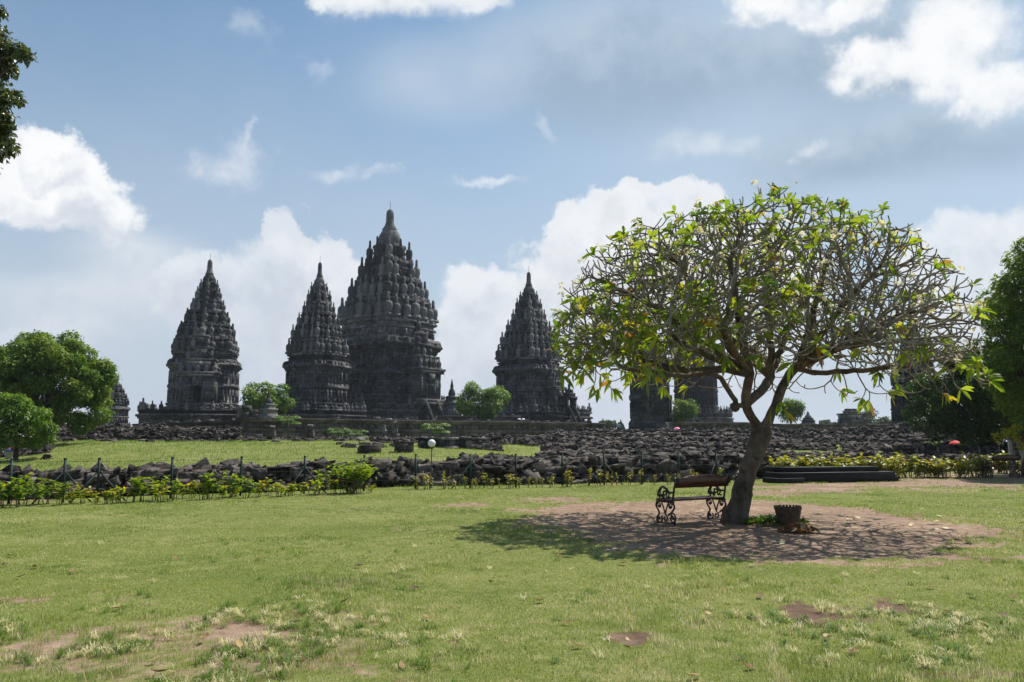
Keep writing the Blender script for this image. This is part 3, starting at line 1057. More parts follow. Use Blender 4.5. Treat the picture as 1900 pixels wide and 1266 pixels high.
        pb(g, dc - .05, 0, .285, dl - .02, pw * 1.8, .044)
        pb(g, dc - .08, 0, .312, dl + .06, pw * 1.9, .011)
        pb(g, dc - .14, 0, .34, dl - .18, pw * 1.35, .046)
        pb(g, dc - .14, 0, .366, dl - .10, pw * 1.42, .010)
        pb(g, dc - .20, 0, .392, dl - .26, pw * .85, .044)
        pb(g, dc - .20, 0, .416, dl - .20, pw * .9, .010)
        # kala head over the door
        pb(g, d1 + .04, 0, .222, .06, pw * .5, .035)
        g.build('porch', M['temple'], t)
        g = Geo()
        pb(g, d0 + .06, 0, .172, .04, pw * .46, .098)
        g.build('doorway_shade', M['board'], t)  # dark panel standing in for the shaded interior behind the doorway
        rp = ratna(.075 * W * s, .055 * H, 8).mesh('porch pinnacle', M['pinn'])
        for (x, z, ys, k) in ((d1 - .02, .262, (-.9, -.45, 0, .45, .9), 1.0), (d1 - .22, .316, (-.6, 0, .6), 1.0), (dc - .2, .421, (0,), 1.35), (d1 - .28, .370, (-.38, .38), .9), (d0 + .1, .262, (-.95, .95), 1.0)):
            for y in ys:
                o = bpy.data.objects.new('porch_pinnacle', rp)
                col.objects.link(o)
                o.parent = t
                o.location = A @ np.array([x * W, y * pw * W, (.10 + (z - .10) * pz_) * H])
                o.scale = (k, k, k)
        if stairs:
            g = Geo()
            ns = 12
            PZ[0] = 1.0
            x1 = terr * 1.0
            for q in range(ns):
                zz = (th + .02) * (1 - q / ns)
                pb(g, x1 + (q + .5) * .36 / ns * 1.0, 0, zz / 2, .36 / ns + .002, pw * .9, zz, 0)
            for sg in (-1, 1):
                pts = [A @ np.array([(x1 + .44 * u) * W, sg * pw * .55 * W, ((th + .045) * (1 - u ** 1.5) + .012) * H]) for u in np.linspace(0, 1, 8)]
                tube(g, pts, .055 * W, 6)
                pb(g, x1 + .45, sg * pw * .55, .02, .10, .12, .035)
            g.build('stairway', M['temple'], t)
            # gate pavilion on the terrace edge
            g = Geo()
            for sg in (-1, 1):
                pb(g, x1 - .02, sg * pw * .75, th + .05, .22, pw * .42, .10)
            pb(g, x1 - .02, 0, th + .108, .26, pw * 2.1, .02)
            pb(g, x1 - .02, 0, th + .128, .20, pw * 1.5, .022)
            pb(g, x1 - .02, 0, th + .150, .16, pw * .9, .02)
            g.build('gate', M['temple'], t)
            o = bpy.data.objects.new('porch_pinnacle', rp)
            col.objects.link(o)
            o.parent = t
            o.location = A @ np.array([(x1 - .02) * W, 0, (th + .158) * H])
    return t


def place_temple(name, x, ytop, D, wpx, rz, label, group, base=COURT, **kw):
    p = P(x, ytop, D)
    H = p.z - base
    W = wpx * D / F / 2 / 1.30
    return temple(name, (p.x, D, base), W, H, R(rz), label, group, **kw)


TG = 'tall dark stone temples of the compound'
place_temple('stone_temple', 724, 389, 165, 196, -37, 'tallest broadest temple of dark stone, with stairs to a doorway low on its right', TG, porch=0.0, porch_s=.72, terr=1.34, bell=1.0)
place_temple('stone_temple', 390, 482, 150, 148, 14, 'pointed dark temple with a stepped porch facing the lawn, left of the leafy bush', TG, porch=-math.pi / 2, porch_s=1.08, terr=1.8, stairs=False, porch_z=1.32)
place_temple('stone_temple', 594, 487, 138, 120, -33, 'slender pointed dark temple just in front of the tallest temple', TG, terr=1.58)
place_temple('stone_temple', 981, 505, 160, 132, -41, 'pointed dark temple standing alone between the round green bush and the flowering tree', TG, terr=1.85, porch=0.0, porch_s=.6)
place_temple('stone_temple', 1285, 500, 195, 90, -30, 'far dark temple mostly hidden behind the crown of the flowering tree', TG, terr=1.7)
place_temple('stone_temple', 1688, 575, 118, 100, -20, 'dark temple half hidden by the tree at the right edge', TG, base=0.9, terr=1.15)
place_temple('stone_temple', 212, 683, 118, 62, -30, 'small stepped temple half hidden behind the big round tree', TG, base=2.2, terr=1.1)


def small_shrine():
    """squat gate shrine right of the free-standing temple"""
    x, D = 1205, 125
    p = P(x, 690, D)
    H = (P(x, 660, D).z - COURT) * 1.0
    W = 84 * D / F / 2 / 1.25
    t = empty('gate_shrine', (p.x, D, COURT - .4), R(-25), 'squat dark gate shrine under the left end of the flowering tree crown', 'shrine')
    g = Geo()
    f = lambda *prof: [(w * W, z * H) for w, z in prof]
    stack(g, f((1.18, -.12), (1.18, .02), (1.08, .05), (1.08, .10), (1.02, .13), (.98, .16), (.96, .40), (1.04, .43), (1.04, .47), (.97, .50), (.95, .66), (1.04, .70), (1.1, .74), (1.1, .78), (1.0, .80)), jit=.06)
    wall_detail(g, .965 * W, .17 * H, .39 * H)
    wall_detail(g, .95 * W, .51 * H, .65 * H)
    antefixes(g, 1.08 * W, .775 * H, .06 * H, 9)
    g.build('body', M['temple'], t)
    g = Geo()
    rm = rotm(0, 0, 0)
    for sg in (-1, 1):
        box(g, (1.04 * W, sg * .26 * W, .24 * H), (.2 * W, .12 * W, .40 * H), None, .02)
    box(g, (1.04 * W, 0, .46 * H), (.24 * W, .7 * W, .06 * H), None, .02)
    g.build('doorway', M['temple'], t)
    g = Geo()
    box(g, (1.0 * W, 0, .25 * H), (.06 * W, .36 * W, .36 * H))
    g.build('doorway_shade', M['board'], t)  # near-black sheet painting the dim inside of the shrine, no real door
    rm_ = ratna(.13 * W, .26 * H, 10).mesh('pinnacle', M['pinn'])
    for z, w, ww, zz, spec in ((.79, .88, .76, .98, [-.6, -.2, .2, .6, 'c']), (.97, .62, .54, 1.14, [-.4, 0, .4, 'c']), (1.12, .42, .34, 1.26, ['c'])):
        g = Geo()
        stack(g, f((w + .04, z - .01), (w + .04, z + .02), (ww, z + .03), (ww, zz - .05), (ww * 1.06, zz - .04), (ww * 1.06, zz - .01), (ww * .9, zz)), jit=.04)
        g.build('roof_tier', M['temple'], t)
        for q, y in perim(w * .96 * W, spec):
            o = bpy.data.objects.new('pinnacle', rm_)
            col.objects.link(o)
            o.parent = t
            o.location = (q[0], q[1], (z + .01) * H)
    o = bpy.data.objects.new('finial', rm_)
    col.objects.link(o)
    o.parent = t
    o.location = (0, 0, 1.24 * H)
    o.scale = (1.6, 1.6, 1.4)


small_shrine()


# ------------------------------------------------------------------ terrace walls and courts
def wall_run(name, a, b, z0, z1, label, cat='wall', ruin=0.0, niches=True, th=1.6):
    """retaining wall with foot and cap mouldings and a frieze of blocks, from a to b"""
    a = Vector(a); b = Vector(b)
    d = (b - a); L = math.hypot(d.x, d.y)
    t = empty(name, (a.x, a.y, 0), math.atan2(d.y, d.x), label, cat)
    h = z1 - z0
    prof = [(.60, 0), (.60, .08), (.42, .10), (.42, .16), (.2, .19), (.0, .22), (.0, .50), (.26, .53), (.26, .58), (.04, .61), (.0, .64), (.0, .82), (.26, .85), (.26, .90), (.52, .92), (.52, 1.0)]
    n = max(4, int(L / 2.0))
    g = Geo()
    V = []
    xs = np.linspace(0, L, n + 1)
    k = len(prof) + 1
    for i, x in enumerate(xs):
        cut = 0.0
        for o, zf in prof:
            V.append((x, -o + rng.normal(0, .02), z0 + h * zf + rng.normal(0, .015)))
        V.append((x, th, z1 + rng.normal(0, .02)))
    V = np.array(V)
    i, j = np.meshgrid(np.arange(n), np.arange(k - 1), indexing='ij')
    Q = np.stack([i * k + j, (i + 1) * k + j, (i + 1) * k + j + 1, i * k + j + 1], -1).reshape(-1, 4)
    g.add(V, Q=Q, N=[[q for q in range(k)] , [n * k + q for q in range(k)][::-1]])
    g.build('wall_face', M['wall'], t)
    if niches:
        g = Geo()
        m = int(L / 1.9)
        for q in range(m):
            x = (q + .5) * L / m
            box(g, (x, -.10, z0 + h * .73), (.6, .34, h * .17), None, .05)
            box(g, (x + L / m * .5, -.03, z0 + h * .74), (.25, .14, h * .19), None, .04)
            box(g, (x, -.08, z0 + h * .36), (.34, .24, h * .26), None, .04)
        g.build('frieze', M['wall'], t)
    # loose coping stones and stumps of the old parapet
    g = Geo()
    for q in range(int(L * .9)):
        if rng.random() < .5:
            x = rng.random() * L
            s = (.4 + .7 * rng.random(), .4 + .4 * rng.random(), .14 + .22 * rng.random())
            box(g, (x, -.02 + .5 * rng.random(), z1 + s[2] / 2 - .02), s, rotm(0, 0, rng.normal(0, .25)), .08, rng.random())
    g.build('coping_stones', M['wall'], t)
    return t


def P0(x, D):
    return P(x, 812, D)


cA = P0(446, 92)
wall_run('terrace_wall', P0(250, 118), cA, .7, 3.55, 'dark carved terrace wall below the left pointed temple, left of the corner posts', th=3)
wall_run('terrace_wall', cA, P0(1120, 128), .7, 3.9, 'long dark carved terrace wall below the tallest temple', th=3)
wall_run('terrace_wall', P0(1252, 116), P0(1432, 120), .9, 3.85, 'carved terrace wall right of the squat gate shrine, behind the leaning trunk', th=3)
wall_run('terrace_wall', P0(1433, 121), P0(1668, 126), .9, 3.65, 'plain far terrace wall right of the leaning trunk with a gate on it', niches=False, th=3)


def court():
    g = Geo()
    pts = [P0(262, 119.5), P0(446, 94.5), P0(1120, 130), P0(1255, 118.5), P0(1668, 128), Vector((75, 300, 0)), Vector((-80, 300, 0))]
    n = len(pts)
    V = [(p.x, p.y, 0.3) for p in pts] + [(p.x, p.y, COURT) for p in pts]
    g.add(V, N=[list(range(n, 2 * n))] + [[i, (i + 1) % n, n + (i + 1) % n, n + i] for i in range(n)])
    tag(g.build('temple_court', M['wall']), 'paved stone court the temples stand on', kind='structure')


court()


def stupa(name, x, ytop, ybase, D, wpx, label, cat):
    b = P(x, ybase, D); tp = P(x, ytop, D)
    W = wpx * D / F / 2
    H = tp.z - b.z
    t = empty(name, b, R(-30), label, cat)
    g = Geo()
    stack(g, [(W * 1.0, -.3), (W, .10 * H), (W * .85, .14 * H), (W * .8, .26 * H), (W * .9, .30 * H), (W * .9, .34 * H), (W * .7, .36 * H), (W * .62, .46 * H), (W * .7, .49 * H), (W * .5, .53 * H)], SQUARE, jit=.02)
    g.build('base', M['temple'], t)
    g = Geo()
    lathe(g, [(W * .48, .52 * H), (W * .52, .60 * H), (W * .36, .70 * H), (W * .22, .74 * H), (W * .24, .80 * H), (W * .12, .92 * H), (W * .05, H)], 10)
    g.build('spire', M['pinn'], t)
    return t


stupa('stone_pinnacle', 1500, 763, 789, 124, 25, 'small pointed stone pinnacle standing on the far terrace wall', 'pinnacle')
stupa('stone_pinnacle', 838, 704, 770, 150, 26, 'small dark pointed spire between the tallest temple and the round green bush', 'pinnacle')
stupa('stone_pinnacle', 497, 725, 777, 93, 28, 'weathered stone pinnacle on the terrace corner in front of the leafy bush', 'pinnacle')
stupa('stone_pinnacle', 1152, 778, 795, 120, 12, 'tiny stone pinnacle beside the visitor left of the gate shrine', 'pinnacle')


def gate():
    p = P(1580, 792, 124)
    t = empty('stone_gate', (p.x, 124, p.z), R(-10), 'ruined stone gate block on the far terrace wall near the hazy trees', 'gate')
    g = Geo()
    u = 124 / F
    box(g, (0, 0, 10 * u), (40 * u, 2, 24 * u), None, .03)
    box(g, (-14 * u, 0, 6 * u), (14 * u, 2.2, 16 * u), None, .03)
    box(g, (0, 0, 23 * u), (44 * u, 2.3, 3 * u), None, .03)
    g.build('body', M['temple'], t)
    g = Geo()
    box(g, (-2 * u, 0, 27 * u), (22 * u, 1.6, 5 * u), None, .04)
    for k in (-7, 0, 6):
        box(g, (k * u, 0, 31 * u), (6 * u, 1.2, 4 * u), None, .08)
    g.build('roof', M['temple'], t)


gate()


def corner_posts():
    """squared blocks of the terrace corner"""
    for (x, y0, y1, w, D, lab) in ((452, 752, 777, 22, 93, 'pale squared stone block on the terrace corner, left of the weathered pinnacle'),
                                   (473, 760, 777, 16, 93.5, 'lower pale squared stone block next to the terrace corner block')):
        p = P(x, y1, D); q = P(x, y0, D)
        g = Geo()
        u = D / F
        hh = q.z - p.z
        for r in range(2):
            for cidx in range(2):
                box(g, ((cidx - .5) * w * u * .5, 0, hh * (r + .5) / 2), (w * u * .49, 1.4, hh * .49), None, .02, rng.random())
        o = g.build('corner_block', M['wall'])
        o.location = p - Vector((0, 0, .02))
        tag(o, lab, 'stone block')


corner_posts()

wall_run('inner_wall', P0(812, 136), P0(965, 140), 2.8, 5.3, 'low dark inner wall behind the round bush right of the tallest temple', niches=False, th=1.2)


# green railing on the terrace in front of the tallest temple
def railing():
    D = 128
    a = P(757, 775, D); b = P(775, 775, D)
    t = empty('green_railing', (P(740, 776, D).x, D, COURT), 0, 'green metal railing on the terrace left of the temple stairs', 'railing')
    u = D / F
    g = Geo()
    for x in np.linspace(-15, 34, 8):
        tube(g, [(x * u, 0, 0), (x * u, 0, 1.9)], .04, 5)
    g.build('posts', M['green_metal'], t)
    g = Geo()
    for z in (.15, 1.9):
        tube(g, [(-15 * u, 0, z), (34 * u, 0, z)], .04, 5)
    for k in range(7):
        x0 = -15 + 7 * k
        tube(g, [(x0 * u, 0, .2), ((x0 + 7) * u, 0, 1.85)], .03, 5)
        tube(g, [(x0 * u, 0, 1.85), ((x0 + 7) * u, 0, .2)], .03, 5)
    g.build('rails', M['green_metal'], t)


railing()


# ------------------------------------------------------------------ rubble
def stone_variant(k):
    """one irregular squared block, unit size, with worn edges"""
    r = np.random.default_rng(100 + k)
    bm = bmesh.new()
    bmesh.ops.create_cube(bm, size=1.0)
    bmesh.ops.bevel(bm, geom=list(bm.edges), offset=0.035, segments=1, affect='EDGES')
    bmesh.ops.subdivide_edges(bm, edges=[e for e in bm.edges if e.calc_length() > .5], cuts=1, use_grid_fill=True)
    sk = r.normal(0, .16, (3, 3)); sk[0, 0] = sk[1, 1] = sk[2, 2] = 0
    for v in bm.verts:
        p = np.array(v.co) + sk @ np.array(v.co) + r.normal(0, .030, 3)
        v.co = Vector(p)
    bmesh.ops.triangulate(bm, faces=list(bm.faces))
    V = np.array([v.co[:] for v in bm.verts])
    bm.verts.index_update()
    T = np.array([[v.index for v in f.verts] for f in bm.faces])
    bm.free()
    return V, T


SV = [stone_variant(k) for k in range(14)]
SMESH = []
for _k, (_v, _t) in enumerate(SV):
    SMESH.append(Geo().add(_v, T=_t).mesh('rubble stone', M['block']))


def rubble_spots(x0, x1, Df, depth, hfun, n, smin=.22, smax=.56, flat=.42):
    """positions of stones heaped along a band: on its front slope and its top"""
    out = []
    for i in range(n):
        px = x0 + (x1 - x0) * rng.random()
        D0 = Df(px) if callable(Df) else Df
        hp = hfun(px) if callable(hfun) else hfun
        hp *= .78 + .44 * vnoise(px * .06, 3.3) * 1.0
        s = rng.random()
        if s < .62:
            D = D0 + depth * .25 * s / .62 + rng.normal(0, .12)
            z = hp * (s / .62)
        else:
            D = D0 + depth * (.2 + .8 * (s - .62) / .38)
            z = hp * (1.0 - .35 * ((s - .62) / .38) ** 2) + rng.normal(0, .04)
        L = smin + (smax - smin) * rng.random() ** 1.6
        up = rng.random()
        if up < .74:
            size = (L, L * (.5 + .5 * rng.random()), L * (.20 + .26 * rng.random()))
            kind = 'flat'
        elif up < .92:
            size = (L * .75, L * .7, L * (.5 + .25 * rng.random()))
            kind = 'chunky'
        else:
            size = (L * .45, L * .4, L * (.85 + .3 * rng.random()))
            kind = 'upright'
        tilt = .07 if rng.random() < .70 else .36
        rot = rotm(rng.normal(0, tilt), rng.normal(0, tilt), rng.normal(0, .5))
        X = P0(px, D).x
        zz = float(gz(X, D)) + max(0.03, min(z, hp + .10 - size[2] * .5))
        out.append((px, X, D, zz, size, rot, kind, z / max(hp, .01), tilt > .2))
    return out


stuff = Geo()


def core(x0, x1, Df, depth, hfun):
    """dark heart of a heap so that no daylight shows between its stones"""
    xs = np.arange(x0, x1 + 1, 12.0)
    V = []
    for px in xs:
        D0 = Df(px) if callable(Df) else Df
        hp = (hfun(px) if callable(hfun) else hfun) * (.78 + .44 * vnoise(px * .06, 3.3)) * .86
        edge = min(1.0, (px - x0) / 14, (x1 - px) / 14)
        hp *= max(edge, .02)
        for (dd, hh) in ((.06, -.1), (.10, .45), (.28, .93), (.6, 1.0), (1.0, .75), (1.1, -.2)):
            D = D0 + depth * dd
            X = P0(px, D).x
            V.append((X + rng.normal(0, .05), D + rng.normal(0, .05), float(gz(X, D)) + hp * hh + rng.normal(0, .03)))
    n, k = len(xs), 6
    i, j = np.meshgrid(np.arange(n - 1), np.arange(k - 1), indexing='ij')
    Q = np.stack([i * k + j, (i + 1) * k + j, (i + 1) * k + j + 1, i * k + j + 1], -1).reshape(-1, 4)
    stuff.add(np.array(V), Q=Q, a=.47)


def heap(x0, x1, Df, depth, hfun, n, **kw):
    n = int(n * 2.7)
    core(x0, x1, Df, depth, hfun)
    for (px, X, D, z, size, rot, kind, rel, tl) in rubble_spots(x0, x1, Df, depth, hfun, n, **kw):
        V, T = SV[rng.integers(len(SV))]
        stuff.add((V * np.array(size)) @ np.array(rot).T + np.array([X, D, z]), T=T, a=rng.random())


# heaps farther back, as one mass
up = lambda D, y: (lambda px: max(.25, P0(px, D).z + (812 - y) / F * D - float(gz(P0(px, D).x, D))))
nearD = lambda px: fenceD(px) + 1.7


def hnear(px):
    base = np.interp(px, [-250, 0, 100, 300, 560, 690, 780, 860, 1000, 1250, 1430, 1600, 1700, 1900], [.75, .78, .80, .92, .98, 1.02, .80, .85, .95, 1.05, .95, .55, .60, .7])
    return float(base) * (.66 if px < 660 else .80)


core(-250, 1990, nearD, 2.6, lambda p: hnear(p) * .92)
heap(860, 1000, 35, 4, up(36, 852), 130)
heap(1000, 1450, 36, 6, up(37, 842), 500)
heap(880, 930, 51, 2, up(52, 832), 40)
heap(1010, 1450, 45, 6, up(47, 826), 520)
heap(1040, 1450, 54, 7, up(57, 814), 560)
heap(880, 1010, 60, 6, up(62, 808), 190)
heap(830, 1000, 67, 6, up(70, 814), 180)
heap(1000, 1450, 67, 8, up(70, 806), 560)
heap(1010, 1460, 84, 9, up(87, 799), 480)
heap(60, 445, 66, 6, up(68, 797), 620)
heap(60, 330, 80, 8, up(84, 791), 420)
heap(-200, 92, 47, 5, up(49, 838), 260)
heap(-150, 100, 60, 6, up(62, 812), 280)
heap(444, 640, 72, 4, up(73, 822), 110)
heap(640, 860, 68, 5, up(70, 814), 260)
heap(690, 850, 58, 2.4, up(59, 820), 60)
heap(1430, 1640, 41, 3.5, up(42, 844), 280)
heap(1450, 1545, 52, 3.5, up(54, 829), 130)
heap(1565, 1650, 52, 3.5, up(54, 828), 120)
heap(1640, 1990, 41, 4, lambda p: 0.75, 420)
heap(1430, 1500, 64, 3, up(66, 816), 70)
heap(1515, 1640, 66, 5, up(69, 813), 170)
heap(1600, 1700, 60, 4, up(62, 812), 130)
heap(1420, 1680, 84, 10, up(90, 797), 460)
heap(1620, 1990, 70, 14, up(78, 792), 560)
heap(1640, 1990, 56, 5, up(58, 812), 340)
# a few loose stones on the bank
for q in range(150):
    px = rng.choice([rng.uniform(100, 470), rng.uniform(440, 860), rng.uniform(640, 900)])
    D = rng.uniform(50, 66) if px > 600 else rng.uniform(58, 66)
    X = P0(px, D).x
    L = rng.uniform(.3, .9)
    V, T = SV[rng.integers(len(SV))]
    stuff.add((V * np.array((L, L * .7, L * rng.uniform(.2, .45)))) @ np.array(rotm(rng.normal(0, .1), rng.normal(0, .1), rng.random() * 3)).T + np.array([X, D, float(gz(X, D)) + .05]), T=T, a=rng.random())

# the nearest row, stone by stone
LAND = [(25, 'the leftmost fence post'), (124, 'the first twin-braced post'), (187, 'the second twin-braced post'), (322, 'the first unbraced bank post'), (450, 'the second unbraced bank post'),
        (567, 'the braced post by the bush'), (648, 'the big leafy bush'), (772, 'the lamp-side post'), (801, 'the globe lamp'), (873, 'the single-braced post'), (957, 'the first weedy post'),
        (1043, 'the second weedy post'), (1120, 'the braced rubble post'), (1250, 'the bench backrest'), (1390, 'the leaning trunk'), (1550, 'the black plinth'), (1700, 'the golden shrubs'),
        (1815, 'the right hedge'), (1880, 'the far right bench')]
spots = []
for (a, b, n) in ((-20, 1430, 2100), (1430, 1460, 30), (1640, 1920, 330)):
    spots += rubble_spots(a, b, nearD, 2.0, hnear, n, smin=.24, smax=.72)
spots.sort(key=lambda s: -s[5 - 1][0] * s[4][2] ** .5 / s[2])
rest, spots = spots[298:], spots[:298]
for (px, X, D, z, size, rot, kind, rel, tl) in rest:
    V, T = SV[rng.integers(len(SV))]
    stuff.add((V * np.array(size)) @ np.array(rot).T + np.array([X, D, z]), T=T, a=rng.random())
for (px, X, D, z, size, rot, kind, rel, tl) in spots:
    o = bpy.data.objects.new('stone_block', SMESH[rng.integers(len(SMESH))])
    col.objects.link(o)
    o.matrix_world = Matrix.Translation((X, D, z)) @ rot.to_4x4() @ Matrix.Diagonal((*size, 1))
    lx, ln = min(LAND, key=lambda q: abs(q[0] - px))
    side = 'behind' if abs(px - lx) < 14 else ('left of' if px < lx else 'right of')
    lvl = 'low in' if rel < .35 else ('midway in' if rel < .75 else 'topping')
    sh = {'flat': 'flat', 'chunky': 'chunky', 'upright': 'upright'}[kind]
    sz = 'large ' if max(size) > .8 else ('small ' if max(size) < .58 else '')
    lab = (f"{sz}{'tilted ' if tl else ''}{sh} dark stone {lvl} the row {side} {ln}")
    tag(o, lab if len(lab.split()) <= 16 else lab.replace('dark ', ''), 'stone block', 'stone blocks of the near rubble row')

tag(stuff.build('stone_rubble', M['block']), 'heaps of dark fallen temple stones spread behind the green fence', 'rubble', kind='stuff')

# free-standing old door posts and statues at the foot of the terrace
for (x, y0, y1, w, D, lab) in ((733, 782, 828, 9, 63, 'tall pale-footed stone post standing in the ruins left of the globe lamp'),
                               (712, 790, 826, 8, 64, 'dark stone post just left of the tall pale-footed post'),
                               (575, 788, 824, 14, 68, 'dark upright carved slab between the two papaya saplings'),
                               (492, 814, 826, 11, 62, 'pale squat stone block at the edge of the grass bank'),
                               (478, 806, 825, 14, 66, 'dark broken statue left of the pale squat block'),
                               (505, 790, 823, 12, 68, 'dark stone stump left of the papaya sapling on the bank'),
                               (404, 812, 827, 9, 62, 'pale upright stone on the grass bank below the left pointed temple'),
                               (86, 842, 857, 13, 44, 'pale squared stone at the left end of the grass bank')):
    b_ = P(x, y1, D); q = P(x, y0, D)
    zg = float(gz(b_.x, D))
    g = Geo()
    u = D / F
    hh = q.z - zg
    nb = 3
    for r in range(nb):
        V, T = SV[(r * 3 + x) % len(SV)]
        k = 1.0 - .12 * r
        g.add(V * np.array((w * u * k, w * u * .8 * k, hh / nb * 1.06)) + np.array((rng.normal(0, .03), 0, hh * (r + .5) / nb)), T=T, a=.3 if 'pale' in lab else .1)
    o = g.build('stone_post', M['wall'] if 'pale' in lab else M['block'])
    o.location = (b_.x, D, zg - .04)
    tag(o, lab, 'stone post')

# a low square plinth of pale slabs and a round drum on the grass
g = Geo()
p = P(770, 812, 50)
for k in range(7):
    box(g, ((k - 3) * .62, 0, .28), (.56, .9, .55), None, .03, rng.random())
for k in range(5):
    box(g, ((k - 2) * .9, .05, .64), (.86, 1.1, .18), None, .04, rng.random())
o = g.build('slab_plinth', M['wall'])
px_ = P0(838, 52)
o.location = (px_.x, 52, float(gz(px_.x, 52)) - .05)
tag(o, 'low plinth of pale upright slabs right of the globe lamp', 'plinth')
g = Geo()
lathe(g, [(.62, 0), (.70, .05), (.70, .30), (.60, .36), (.62, .42), (.3, .44)], 18)
o = g.build('stone_drum', M['block'])
q = P0(686, 47)
o.location = (q.x, 47, float(gz(q.x, 47)) - .02)
tag(o, 'round dark stone drum on the grass behind the rubble row', 'stone drum')
g = Geo()
box(g, (0, 0, .25), (1.0, .8, .6), None, .04)
box(g, (0, 0, .60), (1.15, .95, .12), None, .03)
o = g.build('altar_stone', M['block'])
q = P0(751, 47)
o.location = (q.x, 47, float(gz(q.x, 47)) - .02)
tag(o, 'dark square stone with a cap, left of the globe lamp', 'stone block')


# ------------------------------------------------------------------ leaves
def unit(v):
    return v / (np.linalg.norm(v, axis=-1, keepdims=True) + 1e-9)


def leaf_quads(g, pos, axis, nrm, L, Wd, tint):
    """folded diamond leaves: base, two sides, tip"""
    axis = unit(axis)
    side = unit(np.cross(nrm, axis))
    nn = unit(np.cross(axis, side))
    L = np.asarray(L)[:, None]; Wd = np.asarray(Wd)[:, None]
    b = pos
    l = pos + axis * L * .45 + side * Wd * .5 + nn * Wd * .16
    r = pos + axis * L * .45 - side * Wd * .5 + nn * Wd * .16
    tp = pos + axis * L - nn * L * .10
    V = np.stack([b, l, tp, r], 1).reshape(-1, 3)
    o = np.arange(len(pos)) * 4
    T = np.concatenate([np.stack([o, o + 2, o + 1], -1), np.stack([o, o + 3, o + 2], -1)])
    g.add(V, T=T, a=np.repeat(np.clip(tint, 0, 1), 4))


def leaf_blades(g, pos, axis, nrm, L, Wd, tint, droop=.35):
    """long lance leaves with a midrib fold and a drooping tip"""
    axis = unit(axis)
    side = unit(np.cross(nrm, axis))
    nn = unit(np.cross(axis, side))
    n = len(pos)
    L = np.asarray(L)[:, None]; Wd = np.asarray(Wd)[:, None]
    S = [0.0, .22, .5, .78, 1.0]
    Wf = [.08, .62, 1.0, .66, .02]
    rows = []
    for s, wf in zip(S, Wf):
        c = pos + axis * L * s * (1 - .12 * s) - np.array([0, 0, 1.0]) * L * droop * s * s
        rows += [c - side * Wd * wf * .5 + nn * Wd * wf * .14, c, c + side * Wd * wf * .5 + nn * Wd * wf * .14]
    V = np.stack(rows, 1).reshape(-1, 3)
    o = (np.arange(n) * 15)[:, None]
    q = []
    for k in range(4):
        for m_ in (0, 1):
            q.append([k * 3 + m_, k * 3 + m_ + 1, k * 3 + m_ + 4, k * 3 + m_ + 3])
    Q = (o[:, :, None] + np.array(q)[None]).reshape(-1, 4)
    g.add(V, Q=Q, a=np.repeat(np.clip(tint, 0, 1), 15))


def rand_dir(n):
    return unit(rng.normal(0, 1, (n, 3)))


def leaf_cloud(g, C, Rr, n, size, aspect=.45, shell=.62, flat=.8, tint0=.5, tvar=.25, droop=.25):
    """leaves through the outer part of many small clumps"""
    C = np.asarray(C, float); Rr = np.asarray(Rr, float)
    w = Rr ** 2
    idx = rng.choice(len(C), n, p=w / w.sum())
    d = rand_dir(n)
    rr = Rr[idx] * (shell + (1 - shell) * rng.random(n)) * (.85 + .3 * rng.random(n))
    p = C[idx] + d * rr[:, None] * np.array([1, 1, flat])
    nrm = d * .7 + rng.normal(0, .45, (n, 3)) + np.array([0, 0, .55])
    ax = np.cross(nrm, rand_dir(n)) + d * .35 - np.array([0, 0, droop])
    s = size * (.65 + .7 * rng.random(n))
    ct = rng.normal(0, .11, len(C))
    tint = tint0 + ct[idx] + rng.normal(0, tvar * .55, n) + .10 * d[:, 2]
    leaf_quads(g, p, ax, nrm, s, s * aspect, tint)


def crown_clumps(c, r, n, cr, lo=.55, seed=0, floor=-1.0):
    """clump centres spread through an ellipsoid, mostly near its surface"""
    rr = np.random.default_rng(seed)
    out = []
    while len(out) < n:
        d = rr.normal(0, 1, 3); d /= np.linalg.norm(d)
        if d[2] < floor:
            continue
        out.append(np.array(c) + d * np.array(r) * (lo + (1 - lo) * rr.random() ** .7))
    return np.array(out), cr * (.7 + .6 * rr.random(n))


def limb(g, a, b, r0, r1, sag=.15, n=7, sides=6, wob=.05):
    a = np.asarray(a, float); b = np.asarray(b, float)
    L = np.linalg.norm(b - a)
    pts = [a + (b - a) * u + np.array([0, 0, sag * L * math.sin(u * math.pi)]) + (rng.normal(0, wob * L / n, 3) if 0 < u < 1 else 0) for u in np.linspace(0, 1, n)]
    tube(g, pts, np.linspace(r0, r1, n), sides)


